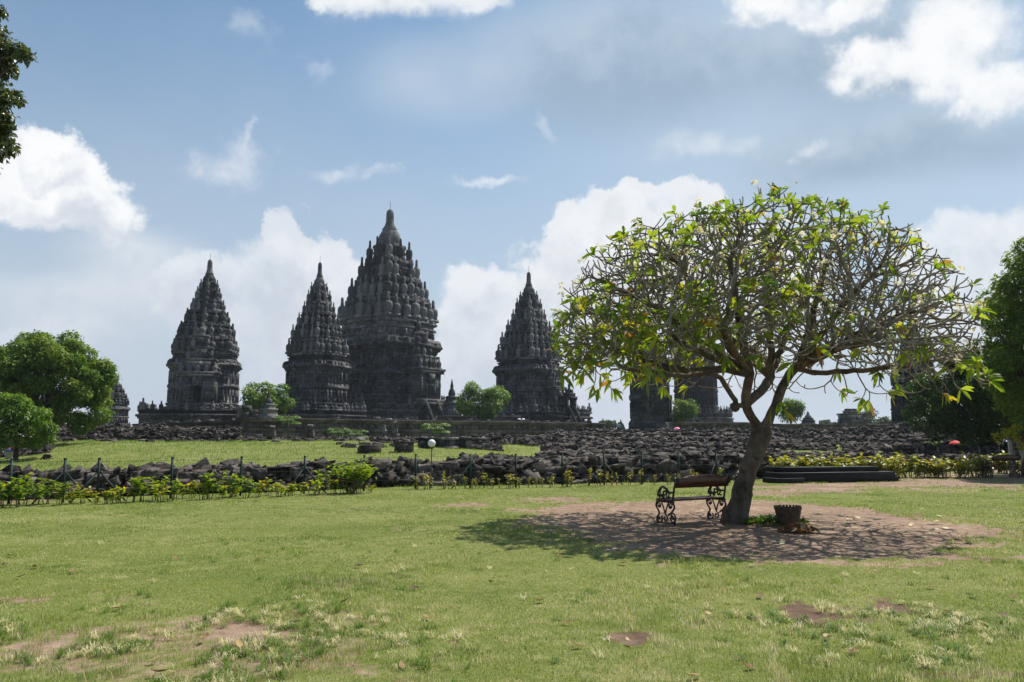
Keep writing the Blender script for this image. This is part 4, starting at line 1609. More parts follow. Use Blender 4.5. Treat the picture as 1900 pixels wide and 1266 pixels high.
def broad_tree(name, base, th, crown_c, crown_r, n_clump, clump_r, n_leaf, leaf, mat, label, tr=.2, bark='darkbark', group=None, seed=1, floor=-.8, lo=.55, extra=None, tint0=.5, n_limb=12, aspect=.42, shell=.6, extra_n=0):
    """tapered trunk, limbs reaching into the crown, leaf clumps"""
    base = Vector(base)
    t = empty(name, base, 0, label, 'tree', group)
    C, Rr = crown_clumps(crown_c, crown_r, n_clump, clump_r, lo, seed, floor)
    if extra is not None:
        C = np.concatenate([C, np.array([e[:3] for e in extra])]); Rr = np.concatenate([Rr, np.array([e[3] for e in extra])])
    g = Geo()
    cc = np.array(crown_c)
    top = np.array([cc[0] * .5, cc[1] * .5, th])
    n = 8
    pts = [np.array([top[0] * u ** 1.3, top[1] * u ** 1.3, th * u]) + (rng.normal(0, .05 * tr * 4, 3) * (0 < u < 1)) for u in np.linspace(0, 1, n)]
    tube(g, [pts[0] - np.array([0, 0, .2])] + pts, np.concatenate([[tr * 1.5], tr * np.linspace(1.25, .75, n)]), 10)
    order = np.random.default_rng(seed + 5).permutation(len(C))[:n_limb]
    for k in order:
        limb(g, pts[-1] if rng.random() < .6 else pts[-2], C[k], tr * .42, tr * .08, .08)
        for q in range(2):
            k2 = np.argmin(np.linalg.norm(C - C[k] - rng.normal(0, clump_r, 3), axis=1))
            limb(g, C[k] * .55 + np.array(pts[-1]) * .45, C[k2], tr * .18, tr * .05, .05, 5, 5)
    g.build('trunk', M[bark], t, True)
    g = Geo()
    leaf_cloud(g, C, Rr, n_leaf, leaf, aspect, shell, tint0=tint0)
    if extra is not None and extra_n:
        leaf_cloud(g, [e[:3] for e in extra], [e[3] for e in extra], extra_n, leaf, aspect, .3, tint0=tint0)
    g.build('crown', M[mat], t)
    return t


# ------------------------------------------------------------------ the flowering tree
def flowering_tree():
    D0 = 15.5
    base = P(1374, 966, D0)
    root = empty('frangipani_tree', (base.x, D0, 0), 0, 'wide umbrella shaped flowering tree with a leaning trunk, beside the iron bench', 'tree')
    off = np.array([base.x, D0, 0])
    pos, par, fixr = [], [], []

    def W(x, y, dd):
        return np.array(P(x, y, D0 + dd))

    def chain(start, pts, rad=None, step=.13):
        cur = start
        for i, p in enumerate(pts):
            p = W(*p)
            if cur is None:
                pos.append(p); par.append(-1); fixr.append(rad[i] if rad else 0)
                cur = 0
                continue
            a = pos[cur]
            n = max(1, int(np.linalg.norm(p - a) / step))
            for k in range(1, n + 1):
                q = a + (p - a) * k / n
                if k < n:
                    q = q + rng.normal(0, .012, 3)
                pos.append(q); par.append(cur)
                fixr.append((rad[i - 1] + (rad[i] - rad[i - 1]) * k / n) if rad else 0)
                cur = len(pos) - 1
        return cur
    r_px = lambda w: w * D0 / F / 2
    t0 = chain(None, [(1361, 978, 0), (1365, 955, 0), (1375, 928, 0), (1380, 898, .02), (1387, 872, .05), (1400, 845, .07), (1408, 820, .1), (1415, 798, .12)],
               [r_px(54), r_px(44), r_px(38), r_px(33), r_px(32), r_px(33), r_px(36), r_px(38)])
    right = chain(t0, [(1431, 767, .2), (1444, 738, .3), (1457, 708, .4), (1474, 684, .5)], None)
    left0 = chain(t0, [(1394, 774, -.1), (1384, 752, -.2)], None)
    left = chain(left0, [(1386, 722, -.3), (1392, 694, -.35)])
    mid = chain(left0, [(1412, 726, .2), (1430, 700, .5)])
    thin = chain(left0, [(1367, 753, -.3), (1352, 725, -.5), (1338, 702, -.7), (1318, 690, -.9)])
    chain(thin, [(1275, 698, -1.2), (1210, 692, -1.5), (1150, 680, -1.6)])
    e = chain(left, [(1345, 684, -.2), (1290, 690, .1), (1240, 684, .4), (1180, 662, .6)])
    chain(left, [(1340, 660, -.5), (1280, 615, -.6), (1215, 570, -.6)])
    chain(left, [(1350, 640, .2), (1310, 570, .4), (1270, 500, .4)])
    chain(left, [(1330, 668, -1.2), (1270, 640, -2.0), (1230, 610, -2.5)])
    chain(left, [(1360, 650, -1.3), (1340, 610, -2.3)])
    chain(left, [(1380, 640, -.5), (1365, 560, -.8), (1355, 490, -.8)])
    chain(mid, [(1425, 670, 1.5), (1400, 650, 2.4)])
    chain(mid, [(1430, 640, .4), (1425, 560, .4), (1430, 470, .4)])
    chain(mid, [(1370, 640, 1.3), (1310, 590, 2.2)])
    chain(mid, [(1460, 620, 1.2), (1500, 540, 2.0)])
    chain(right, [(1520, 692, .5), (1570, 690, .4), (1630, 684, .2), (1680, 680, .0)])
    chain(right, [(1530, 660, .2), (1600, 625, .1), (1670, 585, .0)])
    chain(right, [(1520, 650, -.8), (1590, 640, -1.9), (1640, 625, -2.6)])
    chain(right, [(1490, 660, -.6), (1510, 640, -1.6)])
    chain(right, [(1520, 662, 1.5), (1560, 640, 2.4)])
    chain(right, [(1492, 640, .6), (1515, 560, .5), (1535, 480, .4)])
    chain(right, [(1505, 645, .1), (1560, 570, .0), (1620, 510, -.2)])
    chain(right, [(1540, 650, -.4), (1590, 620, -.8)])
    nfix = len(pos)
    # attractors through the umbrella crown
    A = []
    cx, cy, rx, ry = 4.95, 15.75, 4.02, 3.45
    while len(A) < 11500:
        x, y = rng.uniform(-1, 1, 2)
        rho = math.hypot(x, y)
        if rho > 1:
            continue
        ang = math.atan2(y, x)
        lump = 1 + .10 * (vnoise(ang * 2.5 + 20, 2.2) - .5) * 2
        zt = 2.75 + 3.38 * math.sqrt(max(0, 1 - (rho / lump) ** 2.7)) ** .85 if rho < lump else 2.7
        zt *= 1 + .07 * (vnoise(x * 4 + 50, y * 4 + 10) - .5)
        if x > .15:
            zt -= .25 * (x - .15)
        zb = 3.02 - .14 * rho ** 3 + .5 * (1 - rho) ** 2 - (.35 * max(0, x) ** 3)
        u = rng.random() ** .75
        A.append((cx + x * rx, cy + y * ry, zb + (zt - zb) * u))
    A = np.array(A)
    pos_a = np.array(pos)
    canopen = 10   # the trunk itself does not sprout
    d = np.linalg.norm(A[:, None, :] - pos_a[None, canopen:, :], axis=2)
    near = d.argmin(1) + canopen
    nd = d.min(1)
    step, infl, kill = .10, 1.6, .140
    alive = np.ones(len(A), bool)
    seen = set()
    for it in range(150):
        alive &= nd > kill
        act = alive & (nd < infl)
        if not act.any():
            break
        ids = near[act]
        dv = A[act] - np.array(pos)[ids]
        dv /= np.linalg.norm(dv, axis=1)[:, None] + 1e-9
        uniq, inv = np.unique(ids, return_inverse=True)
        s = np.zeros((len(uniq), 3))
        np.add.at(s, inv, dv)
        s = unit(s)
        new, newpar = [], []
        for k, node in enumerate(uniq):
            pr = par[node]
            inertia = unit(np.array(pos[node]) - np.array(pos[pr])) if pr >= 0 else np.zeros(3)
            dr = unit(s[k] + .5 * inertia + np.array([0, 0, .05]) + rng.normal(0, .13, 3))
            key = (int(node), int(round(dr[0] * 2.5)), int(round(dr[1] * 2.5)), int(round(dr[2] * 2.5)))
            if key in seen:
                continue
            seen.add(key)
            new.append(np.array(pos[node]) + dr * step); newpar.append(int(node))
        if not new:
            break
        o = len(pos)
        pos += new; par += newpar; fixr += [0] * len(new)
        nn = np.array(new)
        d = np.linalg.norm(A[:, None, :] - nn[None], axis=2)
        m_ = d.min(1); am = d.argmin(1) + o
        better = m_ < nd
        near[better] = am[better]; nd[better] = m_[better]
    pos = np.array(pos); par = np.array(par); n = len(pos)
    child = [[] for _ in range(n)]
    for i, p in enumerate(par):
        if p >= 0:
            child[p].append(i)
    # stubby upturned ends
    tips = [i for i in range(n) if not child[i]]
    ext_p, ext_par = [], []
    for i in tips:
        d = unit(pos[i] - pos[par[i]])
        a = pos[i]; pr = i
        for k in range(2):
            d = unit(d + np.array([0, 0, .42]) + rng.normal(0, .08, 3))
            a = a + d * .075
            ext_p.append(a); ext_par.append(pr)
            pr = n + len(ext_p) - 1
    pos = np.concatenate([pos, np.array(ext_p)]); par = np.concatenate([par, np.array(ext_par)]).astype(int)
    fixr = fixr + [0] * len(ext_p)
    n = len(pos)
    child = [[] for _ in range(n)]
    for i, p in enumerate(par):
        if p >= 0:
            child[p].append(i)
    rad = np.zeros(n)
    ex = 3.0
    order = range(n - 1, -1, -1)
    # children always come after parents except nothing, so one backward pass is enough
    for i in order:
        if not child[i]:
            rad[i] = .0112
        else:
            rad[i] = sum(rad[c] ** ex for c in child[i]) ** (1 / ex) * 1.004
    rad = np.minimum(rad, .090)
    print('TREE', n, sum(1 for c in child if not c))
    for i in range(n):
        if fixr[i]:
            rad[i] = fixr[i]
    # light smoothing
    for _ in range(2):
        q = pos.copy()
        for i in range(nfix, n):
            if child[i] and par[i] >= 0:
                q[i] = pos[i] * .5 + .25 * pos[par[i]] + .25 * pos[child[i]].mean(0)
        pos = q
    gt, gb = Geo(), Geo()
    done = np.zeros(n, bool)
    stackl = [(0, -1)]
    while stackl:
        i, p = stackl.pop()
        ch = [i] if p < 0 else [p, i]
        cur = i
        while child[cur]:
            cs = sorted(child[cur], key=lambda c: -rad[c])
            for c in cs[1:]:
                stackl.append((c, cur))
            cur = cs[0]
            ch.append(cur)
        pts = pos[ch] - off
        rr = rad[ch].copy()
        if p >= 0:
            rr[0] = min(rad[p] * .9, rr[1] * 1.15)
        big = rr.max() > .045
        if p < 0:                              # the trunk: knobbly, ridged surface
            k = sum(1 for c in ch if rad[c] > .04)
            tube(gt, pts[:k], rr[:k] * (1 + .06 * np.sin(np.arange(k) * 1.9) + rng.normal(0, .02, k)), 18)
            tube(gb, pts[k - 1:], rr[k - 1:], 6)
        elif big:
            k = max(2, sum(1 for c in ch if rad[c] > .03))
            tube(gt, pts[:k], rr[:k] * (1 + rng.normal(0, .03, k)), 10)
            if k < len(ch):
                tube(gb, pts[k - 1:], rr[k - 1:], 5)
        else:
            tube(gb, pts, rr, 5)
    # root flare and burrs
    for k in range(7):
        a = k * .9 + .3
        tube(gt, [np.array([math.cos(a) * .30 - .08, math.sin(a) * .30, -.06]), np.array([math.cos(a) * .19 - .07, math.sin(a) * .19, .06]), np.array([math.cos(a) * .07 - .04, math.sin(a) * .07, .28])], [.04, .07, .08], 8)
    for (x, y, dd, r) in ((1364, 755, -.35, .10), (1366, 925, -.1, .08), (1386, 918, .0, .12), (1404, 846, -.05, .10), (1380, 870, -.08, .08), (1421, 800, -.0, .10)):
        c = W(x, y, dd) - off
        lathe(gt, [(.02, -r), (r * .7, -r * .7), (r, 0), (r * .75, r * .6), (.02, r)], 9, c)
    tr = gt.build('trunk', M['bark'], root, True)
    gb.build('branches', M['twig'], root, True)
    tips = np.array([i for i in range(n) if not child[i]])
    tp = pos[tips] - off
    td = unit(pos[tips] - pos[par[tips]])
    # leaves: thick on the left flank and along the rim, sparse in the upper right
    wx = pos[tips][:, 0]; wz = pos[tips][:, 2]
    cxn = (wx - cx) / rx
    pl = .13 + .42 * sstep(-cxn, -.1, .6) * sstep(-wz, -4.8, -3.4) + .30 * sstep(wz, 5.0, 5.9) + .12 * sstep(-wz, -3.3, -2.7)
    pl = np.where((cxn > .2) & (wz > 3.1) & (wz < 5.3), .06, pl)
    gl = Geo()
    P_, Ax, Nn, Ln, Wn, Tn = [], [], [], [], [], []
    gf = Geo()
    for k in range(len(tips)):
        if rng.random() < pl[k]:
            m_ = rng.integers(4, 9)
            a0 = rng.random() * 6.28
            u = unit(np.cross(td[k], rng.normal(0, 1, 3)))
            v = np.cross(td[k], u)
            tc = rng.normal(.52, .13)
            for q in range(m_):
                a = a0 + q * 2.4
                spread = rng.uniform(.7, 1.5)
                ax = td[k] * (1.0 / spread) * .8 + (u * math.cos(a) + v * math.sin(a)) * spread * .8
                P_.append(tp[k] - td[k] * .01 * q); Ax.append(ax); Nn.append(td[k] + rng.normal(0, .25, 3))
                L = rng.uniform(.18, .36)
                Ln.append(L); Wn.append(L * rng.uniform(.24, .32))
                Tn.append(tc + rng.normal(0, .13) + (.4 if rng.random() < .035 else 0))
        if rng.random() < (.15 if wz[k] > 3.4 else .06):
            c = tp[k] + td[k] * .05 + rng.normal(0, .02, 3)
            for q in range(rng.integers(3, 7)):
                d = unit(td[k] + rng.normal(0, .7, 3))
                fc = c + d * rng.uniform(.04, .11)
                tube(gb, [], []) if False else None
                s = rng.uniform(.020, .032)
                u = unit(np.cross(d, rng.normal(0, 1, 3))); v = np.cross(d, u)
                for a in range(5):
                    e1 = u * math.cos(a * 1.2566) + v * math.sin(a * 1.2566)
                    e2 = np.cross(d, e1)
                    gf.add(np.array([fc, fc + e1 * s + e2 * s * .5 + d * .012, fc + e1 * s * 1.7 + d * .008, fc + e1 * s - e2 * s * .5 + d * .012]), Q=[[0, 1, 2, 3]], a=[.95, .25, .1, .25])
    leaf_blades(gl, np.array(P_), np.array(Ax), np.array(Nn), np.array(Ln), np.array(Wn), np.array(Tn))
    # low sprout on the trunk fork
    c = W(1450, 755, -.35) - off
    m_ = 16
    ax = rand_dir(m_) * np.array([1, .7, .8]) + np.array([.15, -.2, 0])
    leaf_blades(gl, np.repeat(c[None], m_, 0) + rng.normal(0, .06, (m_, 3)) * np.array([2.4, 1, 1]), ax, rand_dir(m_) + np.array([0, 0, 1]), rng.uniform(.2, .36, m_), rng.uniform(.06, .09, m_), rng.normal(.5, .2, m_))
    gl.build('leaves', M['frangi'], root)
    gf.build('blossoms', M['flower'], root)
    return root


flowering_tree()


# ------------------------------------------------------------------ trees of the background
def on_ground(x, D):
    X = P0(x, D).x
    return Vector((X, D, float(gz(X, D)) - .05))


u_ = lambda D: D / F
# the big round tree on the left
D = 56
b0 = on_ground(80, D)
cz = P(95, 712, D)
broad_tree('broad_tree', b0, 2.6, (cz.x - b0.x - .3, 0, cz.z - b0.z), (110 * u_(D), 3.6, 92 * u_(D)), 150, .66, 72000, .25, 'mango', 'big round dense green tree at the left side of the bank', .26, seed=4, lo=.62, floor=-.8, n_limb=18,
           extra=[(-115 * u_(D), .5, cz.z - b0.z - .6, 1.3), (-140 * u_(D), 1, cz.z - b0.z - 1.2, 1.5), (-100 * u_(D), 1.5, cz.z - b0.z + .4, 1.2), (-90 * u_(D), .2, cz.z - b0.z + .9, 1.0), (75 * u_(D), -.4, 1.7, .9), (100 * u_(D), 0, 2.3, .8), (-150 * u_(D), 0, 2.0, 1.2)])
D = 44
b0 = on_ground(33, D)
broad_tree('leafy_tree', b0, 1.5, (-.25, 0, P(30, 783, D).z - b0.z), (74 * u_(D), 1.8, 50 * u_(D)), 80, .36, 15000, .17, 'bright', 'smaller light green tree with a dark slanting trunk beside the grey bin', .12, seed=9, lo=.45, floor=-.95, tint0=.38,
           extra=[(40 * u_(D), -.2, 1.35, .45), (55 * u_(D), 0, 1.75, .45), (-40 * u_(D), 0, 1.3, .5)])


def court_bush(x, y0, y1, D, wpx, label, seed, n=9000, mat='bright', leaf=.34, base=COURT, cat='tree'):
    c = P(x, (y0 + y1) / 2, D)
    b = Vector((c.x, D, base))
    h = (y1 - y0) * u_(D)
    broad_tree('round_bush', b, h * .45, (0, 0, c.z - b.z), (wpx * .42 * u_(D), wpx * .36 * u_(D), h * .44), 34, h * .19, n, leaf, mat, label, .14, seed=seed, lo=.4, floor=-.9, tint0=.45, group=None, aspect=.48)


court_bush(492, 708, 775, 99, 120, 'round leafy bush behind the terrace corner, below the left pointed temple', 21, 9500, leaf=.33)
court_bush(888, 708, 780, 120, 118, 'round dark green bush on the court between the tallest and the free-standing temple', 22, 9500, 'bright', .36)
court_bush(1270, 736, 786, 122, 48, 'small leafy tree right of the squat gate shrine', 23, 3600, leaf=.32)
court_bush(1466, 738, 788, 135, 52, 'small leafy tree seen just right of the leaning trunk', 24, 4000, 'mango', .36)
for (x, y0, y1, D, wpx, lab, sd) in ((1604, 758, 800, 230, 46, 'hazy far tree right of the ruined stone gate', 31), (1640, 770, 804, 200, 60, 'hazy far bush between the stone gate and the right temple', 32), (1127, 780, 796, 260, 46, 'low hazy far trees between the free-standing temple and the gate shrine', 33),
                                    (1580, 786, 802, 210, 40, 'small hazy far shrub under the stone gate', 34), (1535, 780, 792, 320, 36, 'far pale treetops left of the stone gate', 35)):
    c = P(x, (y0 + y1) / 2, D)
    h = (y1 - y0) * u_(D)
    broad_tree('far_tree', (c.x, D, c.z - h * .6), h * .4, (0, 0, h * .6), (wpx * .42 * u_(D), wpx * .36 * u_(D), h * .44), 26, h * .2, 1800, .8, 'far', lab, .2, seed=sd, lo=.3, group='hazy trees beyond the walls')

# trees on the right edge
D = 43
b0 = on_ground(1850, D)
cz = P(1800, 735, D)
broad_tree('dark_tree', b0, 1.9, (cz.x - b0.x + .1, 0, cz.z - b0.z), (100 * u_(D), 3.0, 90 * u_(D)), 110, .62, 46000, .18, 'darkleaf', 'dark dense tree with low hanging boughs at the right side', .2, seed=5, lo=.45, floor=-.85, n_limb=16,
           extra=[(-110 * u_(D) - 1.0, 0, 2.0, .55), (-95 * u_(D) - .6, -.3, 1.5, .6), (60 * u_(D), 0, 3.0, 1.3), (60 * u_(D), -.5, 1.6, .9), (10 * u_(D), -.8, 1.3, .6), (-60 * u_(D), -.6, 1.2, .6)])
D = 33
b0 = on_ground(1899, D)
cz = P(1965, 640, D)
broad_tree('tall_tree', b0, 3.0, (cz.x - b0.x, 0, cz.z - b0.z), (130 * u_(D), 3.2, 190 * u_(D)), 160, .5, 50000, .19, 'mango', 'tall bushy green tree reaching in from the right edge', .17, seed=6, lo=.55, floor=-.8, n_limb=16, tint0=.5,
           extra=[(P(1885, 480, D).x - b0.x, 0, P(1885, 480, D).z, .5), (P(1905, 455, D).x - b0.x, 0, P(1905, 455, D).z, .5), (P(1840, 600, D).x - b0.x, 0, P(1840, 600, D).z, .4), (P(1850, 560, D).x - b0.x, 0, P(1850, 560, D).z, .4),
                  (P(1880, 520, D).x - b0.x, 0, P(1880, 520, D).z, .45), (P(1850, 660, D).x - b0.x, -.4, P(1850, 660, D).z, .5), (P(1880, 720, D).x - b0.x, -.4, P(1880, 720, D).z, .5), (P(1890, 780, D).x - b0.x, -.2, P(1890, 780, D).z, .4), (P(1910, 820, D).x - b0.x, -.2, P(1910, 820, D).z, .3)])
# boughs reaching in at the upper left; the trunk stands outside the picture
D = 12.0
b0 = Vector((-11.6, D, 0))
ex = []
for (x, y, r) in ((-8, 20, .16), (8, 90, .19), (28, 92, .17), (48, 104, .12), (8, 125, .17), (-12, 110, .3), (22, 130, .10), (2, 180, .19), (22, 180, .15), (34, 186, .08), (-15, 200, .25), (8, 220, .15), (0, 250, .18), (14, 240, .10), (16, 268, .12), (-5, 282, .16), (22, 280, .08), (-30, 60, .35), (-35, 150, .4), (-35, 240, .4)):
    p = P(x, y, D + rng.normal(0, .25))
    ex.append((p.x - b0.x, p.y - b0.y, p.z - b0.z, r))
broad_tree('shade_tree', b0, 3.6, (.1, .3, 7.2), (2.7, 2.6, 2.3), 70, .5, 26000, .085, 'olive', 'glossy dark boughs of a tree reaching in at the upper left corner', .24, seed=8, lo=.5, extra=ex, aspect=.55, n_limb=16, shell=.45, extra_n=4800)


def papaya(x, ytop, ybase, D, wpx, label, ns=1, trunk=True):
    b = on_ground(x, D)
    tp = P(x, ytop, D)
    t = empty('papaya_sapling', b, 0, label, 'sapling', 'papaya saplings on the bank')
    g = Geo(); gl = Geo()
    h = tp.z - b.z
    for s in range(ns):
        ox = (s - (ns - 1) / 2) * wpx * u_(D) * .55
        w = wpx * u_(D) / (2 if ns == 1 else 3.2)
        hh = h * (1 - .12 * s) - w * .35
        tube(g, [(ox, 0, -.1), (ox + .03, 0, hh * .5), (ox, 0, hh)], [.07, .055, .045], 7)
        for k in range(13):
            a = k * 2.4
            e = .35 + .5 * (k % 3) / 2
            tipv = np.array([math.cos(a) * w * .75, math.sin(a) * w * .75, w * (.55 - e)]) + np.array([ox, 0, hh])
            tube(g, [(ox, 0, hh - .02 * k), (np.array([ox, 0, hh]) + tipv) / 2 + np.array([0, 0, w * .2]), tipv], .014, 4)
            m_ = 9
            pp = np.repeat(tipv[None], m_, 0)
            aa = a + np.linspace(-2.0, 2.0, m_)
            ax = np.stack([np.cos(aa), np.sin(aa), np.full(m_, -.45)], -1)
            leaf_quads(gl, pp, ax, np.repeat(np.array([[0, 0, 1.0]]), m_, 0), np.full(m_, w * .52), np.full(m_, w * .20), rng.normal(.5, .2, m_))
    g.build('trunk', M['stem'], t)
    gl.build('crown', M['papaya'], t)


papaya(534, 768, 822, 64, 42, 'single stemmed papaya sapling on the grass bank left of the dark slab')
papaya(645, 791, 820, 66, 62, 'low double papaya sapling among the stones in the middle of the bank', 2)
papaya(808, 781, 816, 62, 50, 'papaya sapling just behind the globe lamp')


# ------------------------------------------------------------------ shrubs along the fence
def shrub_meshes(n_stem, h, spread, leaf, nleaf, seed, tint0=.35, tv=.22, bare=.35):
    r = np.random.default_rng(seed)
    g, gl = Geo(), Geo()
    for s in range(n_stem):
        a = r.random() * 6.28
        d = spread * r.random() ** .6
        tip = np.array([math.cos(a) * d, math.sin(a) * d, h * (.62 + .4 * r.random())])
        b = tip * np.array([.3, .3, 0])
        midp = (b + tip) / 2 + np.array([r.normal(0, .03), r.normal(0, .03), 0])
        tube(g, [b - np.array([0, 0, .05]), midp, tip], [.011, .008, .005], 5)
        m_ = int(nleaf * (.7 + .6 * r.random()))
        u = bare + (1 - bare) * r.random(m_) ** .75
        c = b[None] + (tip - b)[None] * u[:, None]
        aa = r.random(m_) * 6.28
        ax = np.stack([np.cos(aa), np.sin(aa), r.normal(.15, .35, m_)], -1)
        nr = np.stack([np.cos(aa) * .3, np.sin(aa) * .3, np.ones(m_)], -1) + r.normal(0, .25, (m_, 3))
        L = leaf * (.6 + .7 * r.random(m_))
        leaf_quads(gl, c, ax, nr, L, L * .52, r.normal(tint0, tv, m_) + (u - .6) * .35)
    return g.mesh('shrub stems', M['stem']), gl


def make_shrub(kind, seed):
    if kind == 'leafy':
        return shrub_meshes(4, .72, .22, .15, 22, seed, .25, .20, .40)
    if kind == 'mixed':
        return shrub_meshes(4, .58, .22, .13, 18, seed, .50, .24, .35)
    if kind == 'weed':
        return shrub_meshes(3, .50, .16, .09, 9, seed, .60, .25, .35)
    return shrub_meshes(6, .62, .28, .14, 22, seed, .45, .24, .25)


PROTO = {}
for kind, mat in (('leafy', 'croton'), ('mixed', 'croton'), ('weed', 'yellowcroton'), ('gold', 'yellowcroton')):
    PROTO[kind] = []
    for s in range(4):
        a, gl = make_shrub(kind, 40 + s * 7 + len(kind))
        PROTO[kind].append((a, gl.mesh('shrub foliage', M[mat])))


def shrub(x, D, kind, scale, label, group, cat='shrub', z=None):
    b = on_ground(x, D)
    if z is not None:
        b.z = z
    t = empty('shrub', b, rng.random() * 6.28, label, cat, group)
    a, l = PROTO[kind][rng.integers(4)]
    for nm, me in (('stems', a), ('foliage', l)):
        o = bpy.data.objects.new(nm, me)
        col.objects.link(o)
        o.parent = t
    t.scale = (scale * rng.uniform(.9, 1.15), scale * rng.uniform(.9, 1.15), scale * rng.uniform(.85, 1.15))
    return t


def near_words(px):
    lx, ln = min(LAND, key=lambda q: abs(q[0] - px))
    return ('in front of' if abs(px - lx) < 14 else ('left of' if px < lx else 'right of')) + ' ' + ln


i = 0
x = -40.0
while x < 690:
    leafy = x < 120 or rng.random() < .25
    k = 'leafy' if leafy else 'mixed'
    D = fenceD(x) - .15 - .75 * rng.random()
    tall = rng.random()
    sc_ = (.85 + .25 * tall) if leafy else (.60 + .5 * tall)
    shrub(x, D, k, sc_, f"{'tall ' if tall > .6 else ('low ' if tall < .3 else '')}{'bright green leafy' if leafy else 'yellow green'} fence shrub {near_words(x)}", 'young shrubs along the fence')
    x += rng.uniform(11, 24)
for x, s in ((628, 1.2), (645, 1.45), (662, 1.3), (640, 1.1), (655, 1.2)):
    pass
# the big leafy bush in the row
b = G(646, 915)
t = empty('leafy_bush', b, 0, 'biggest leafy yellow green bush in the fence row, many stems', 'bush')
g, gl = Geo(), Geo()
for s in range(16):
    a = rng.random() * 6.28
    d = .62 * rng.random() ** .6
    tip = np.array([math.cos(a) * d, math.sin(a) * d * .8, .55 + .33 * rng.random() - .12 * d])
    bb = tip * np.array([.25, .25, 0])
    tube(g, [bb - np.array([0, 0, .05]), (bb + tip) / 2 + rng.normal(0, .03, 3), tip], [.014, .010, .006], 5)
    m_ = 46
    c = tip + rng.normal(0, 1, (m_, 3)) * np.array([.13, .13, .10])
    aa = rng.random(m_) * 6.28
    L = .14 * (.6 + .7 * rng.random(m_))
    leaf_quads(gl, c, np.stack([np.cos(aa), np.sin(aa), rng.normal(.0, .35, m_)], -1), np.array([0, 0, 1.0]) + rng.normal(0, .3, (m_, 3)), L, L * .5, rng.normal(.34, .22, m_))
g.build('stems', M['stem'], t)
gl.build('foliage', M['croton'], t)
for x in list(np.arange(770, 1060, 13)) + list(np.arange(1060, 1330, 22)):
    x = float(x) + rng.normal(0, 4)
    shrub(x, fenceD(x) - .1 - .4 * rng.random(), 'weed', rng.uniform(.65, 1.15), f"thin yellow flowered weed {near_words(x)}", 'thin weeds along the fence', 'weed').scale.z *= 1.35
for x in np.arange(1436, 1660, 9.5):
    if 1452 < x < 1462:
        continue
    shrub(float(x), 27.8 + 1.4 * (float(x) - 1437) / 231 + 1.75 + rng.random() * .5, 'gold', 1.5, 'golden leaved shrub in the row behind the black stepped plinth', 'golden shrubs behind the plinth')
for x in np.arange(1672, 1830, 11):
    shrub(float(x) + rng.normal(0, 3), 32.0 + rng.random() * .8, 'gold', rng.uniform(1.1, 1.6), f"golden green shrub on the grass {near_words(float(x))}", 'golden shrubs right of the plinth')
for x in np.arange(1835, 1905, 12):
    shrub(float(x), 35.0 + rng.random(), 'gold', rng.uniform(1.2, 1.6), 'golden shrub behind the far right bench', 'golden shrubs behind the far bench')
shrub(1868, 31.5, 'leafy', .9, 'light leafy shoot before the notice board', None, z=1.35 - .3) if False else None


# ------------------------------------------------------------------ fence posts
def fence_post(x, braces, label):
    D = fenceD(x)
    b = on_ground(x, D)
    d = Vector((P0(x + 30, fenceD(x + 30)).x - b.x, fenceD(x + 30) - D, 0)).normalized()
    t = empty('fence_post', b, math.atan2(d.y, d.x), label, 'fence post', 'green steel posts of the fence')
    g = Geo()
    tube(g, [(0, 0, -.1), (0, 0, 1.12)], .032, 8)
    lathe(g, [(.038, 1.10), (.038, 1.13), (.02, 1.145)], 8)
    g.build('post', M['green_metal'], t)
    for s in braces:
        g = Geo()
        tube(g, [(0, 0, .82), (s * .72, -.12, -.05)], .022, 6)
        g.build('brace', M['green_metal'], t)


for x, br, w in ((25, (), 'plain green fence post in front of the grey bin'), (124, (-1, 1), 'left one of the two neighbouring green posts with two braces'), (187, (-1, 1), 'right one of the two neighbouring green posts with two braces'),
                 (322, (), 'plain green post before the grass bank, below the left pointed temple'), (450, (), 'plain green post before the grass bank, below the leafy court bush'), (567, (-1, 1), 'twin-braced green post left of the big leafy bush'),
                 (677, (), 'plain green post just right of the big leafy bush'), (772, (), 'plain green post just left of the globe lamp'), (873, (-1,), 'green post with a single brace, right of the globe lamp'),
                 (957, (), 'plain green post below the free-standing temple, next after the single-braced post'), (1043, (), 'plain green post among thin weeds, left of the rubble twin-braced post'), (1120, (-1, 1), 'twin-braced green post in front of the rubble, left of the bench'),
                 (1190, (), 'plain green post behind the left arm of the near bench'), (1258, (), 'plain green post behind the near bench backrest'), (1327, (-1, 1), 'twin-braced green post just left of the leaning trunk'),
                 (1545, (), 'plain green post behind the left half of the black plinth'), (1620, (), 'plain green post behind the right half of the black plinth'), (1700, (-1,), 'left one of two single-braced posts by the golden shrubs'),
                 (1738, (-1,), 'right one of two single-braced posts by the golden shrubs'), (1815, (-1, 1), 'twin-braced green post below the right hedge'), (1852, (), 'plain green post left of the notice board'), (1888, (), 'plain green post behind the far right bench')):
    fence_post(x, br, w)


# wires of the fence
g = Geo()
for z in (.35, .7, 1.05):
    pts = []
    for x in (-80, 25, 124, 187, 322, 450, 567, 677, 772, 873, 957, 1043, 1120, 1190, 1258, 1327, 1400):
        D = fenceD(x)
        b = on_ground(x, D)
        pts.append((b.x, D, b.z + z))
    tube(g, pts, .0035, 4)
tag(g.build('fence_wire', M['green_metal']), 'thin wires strung between the green fence posts', 'wire')


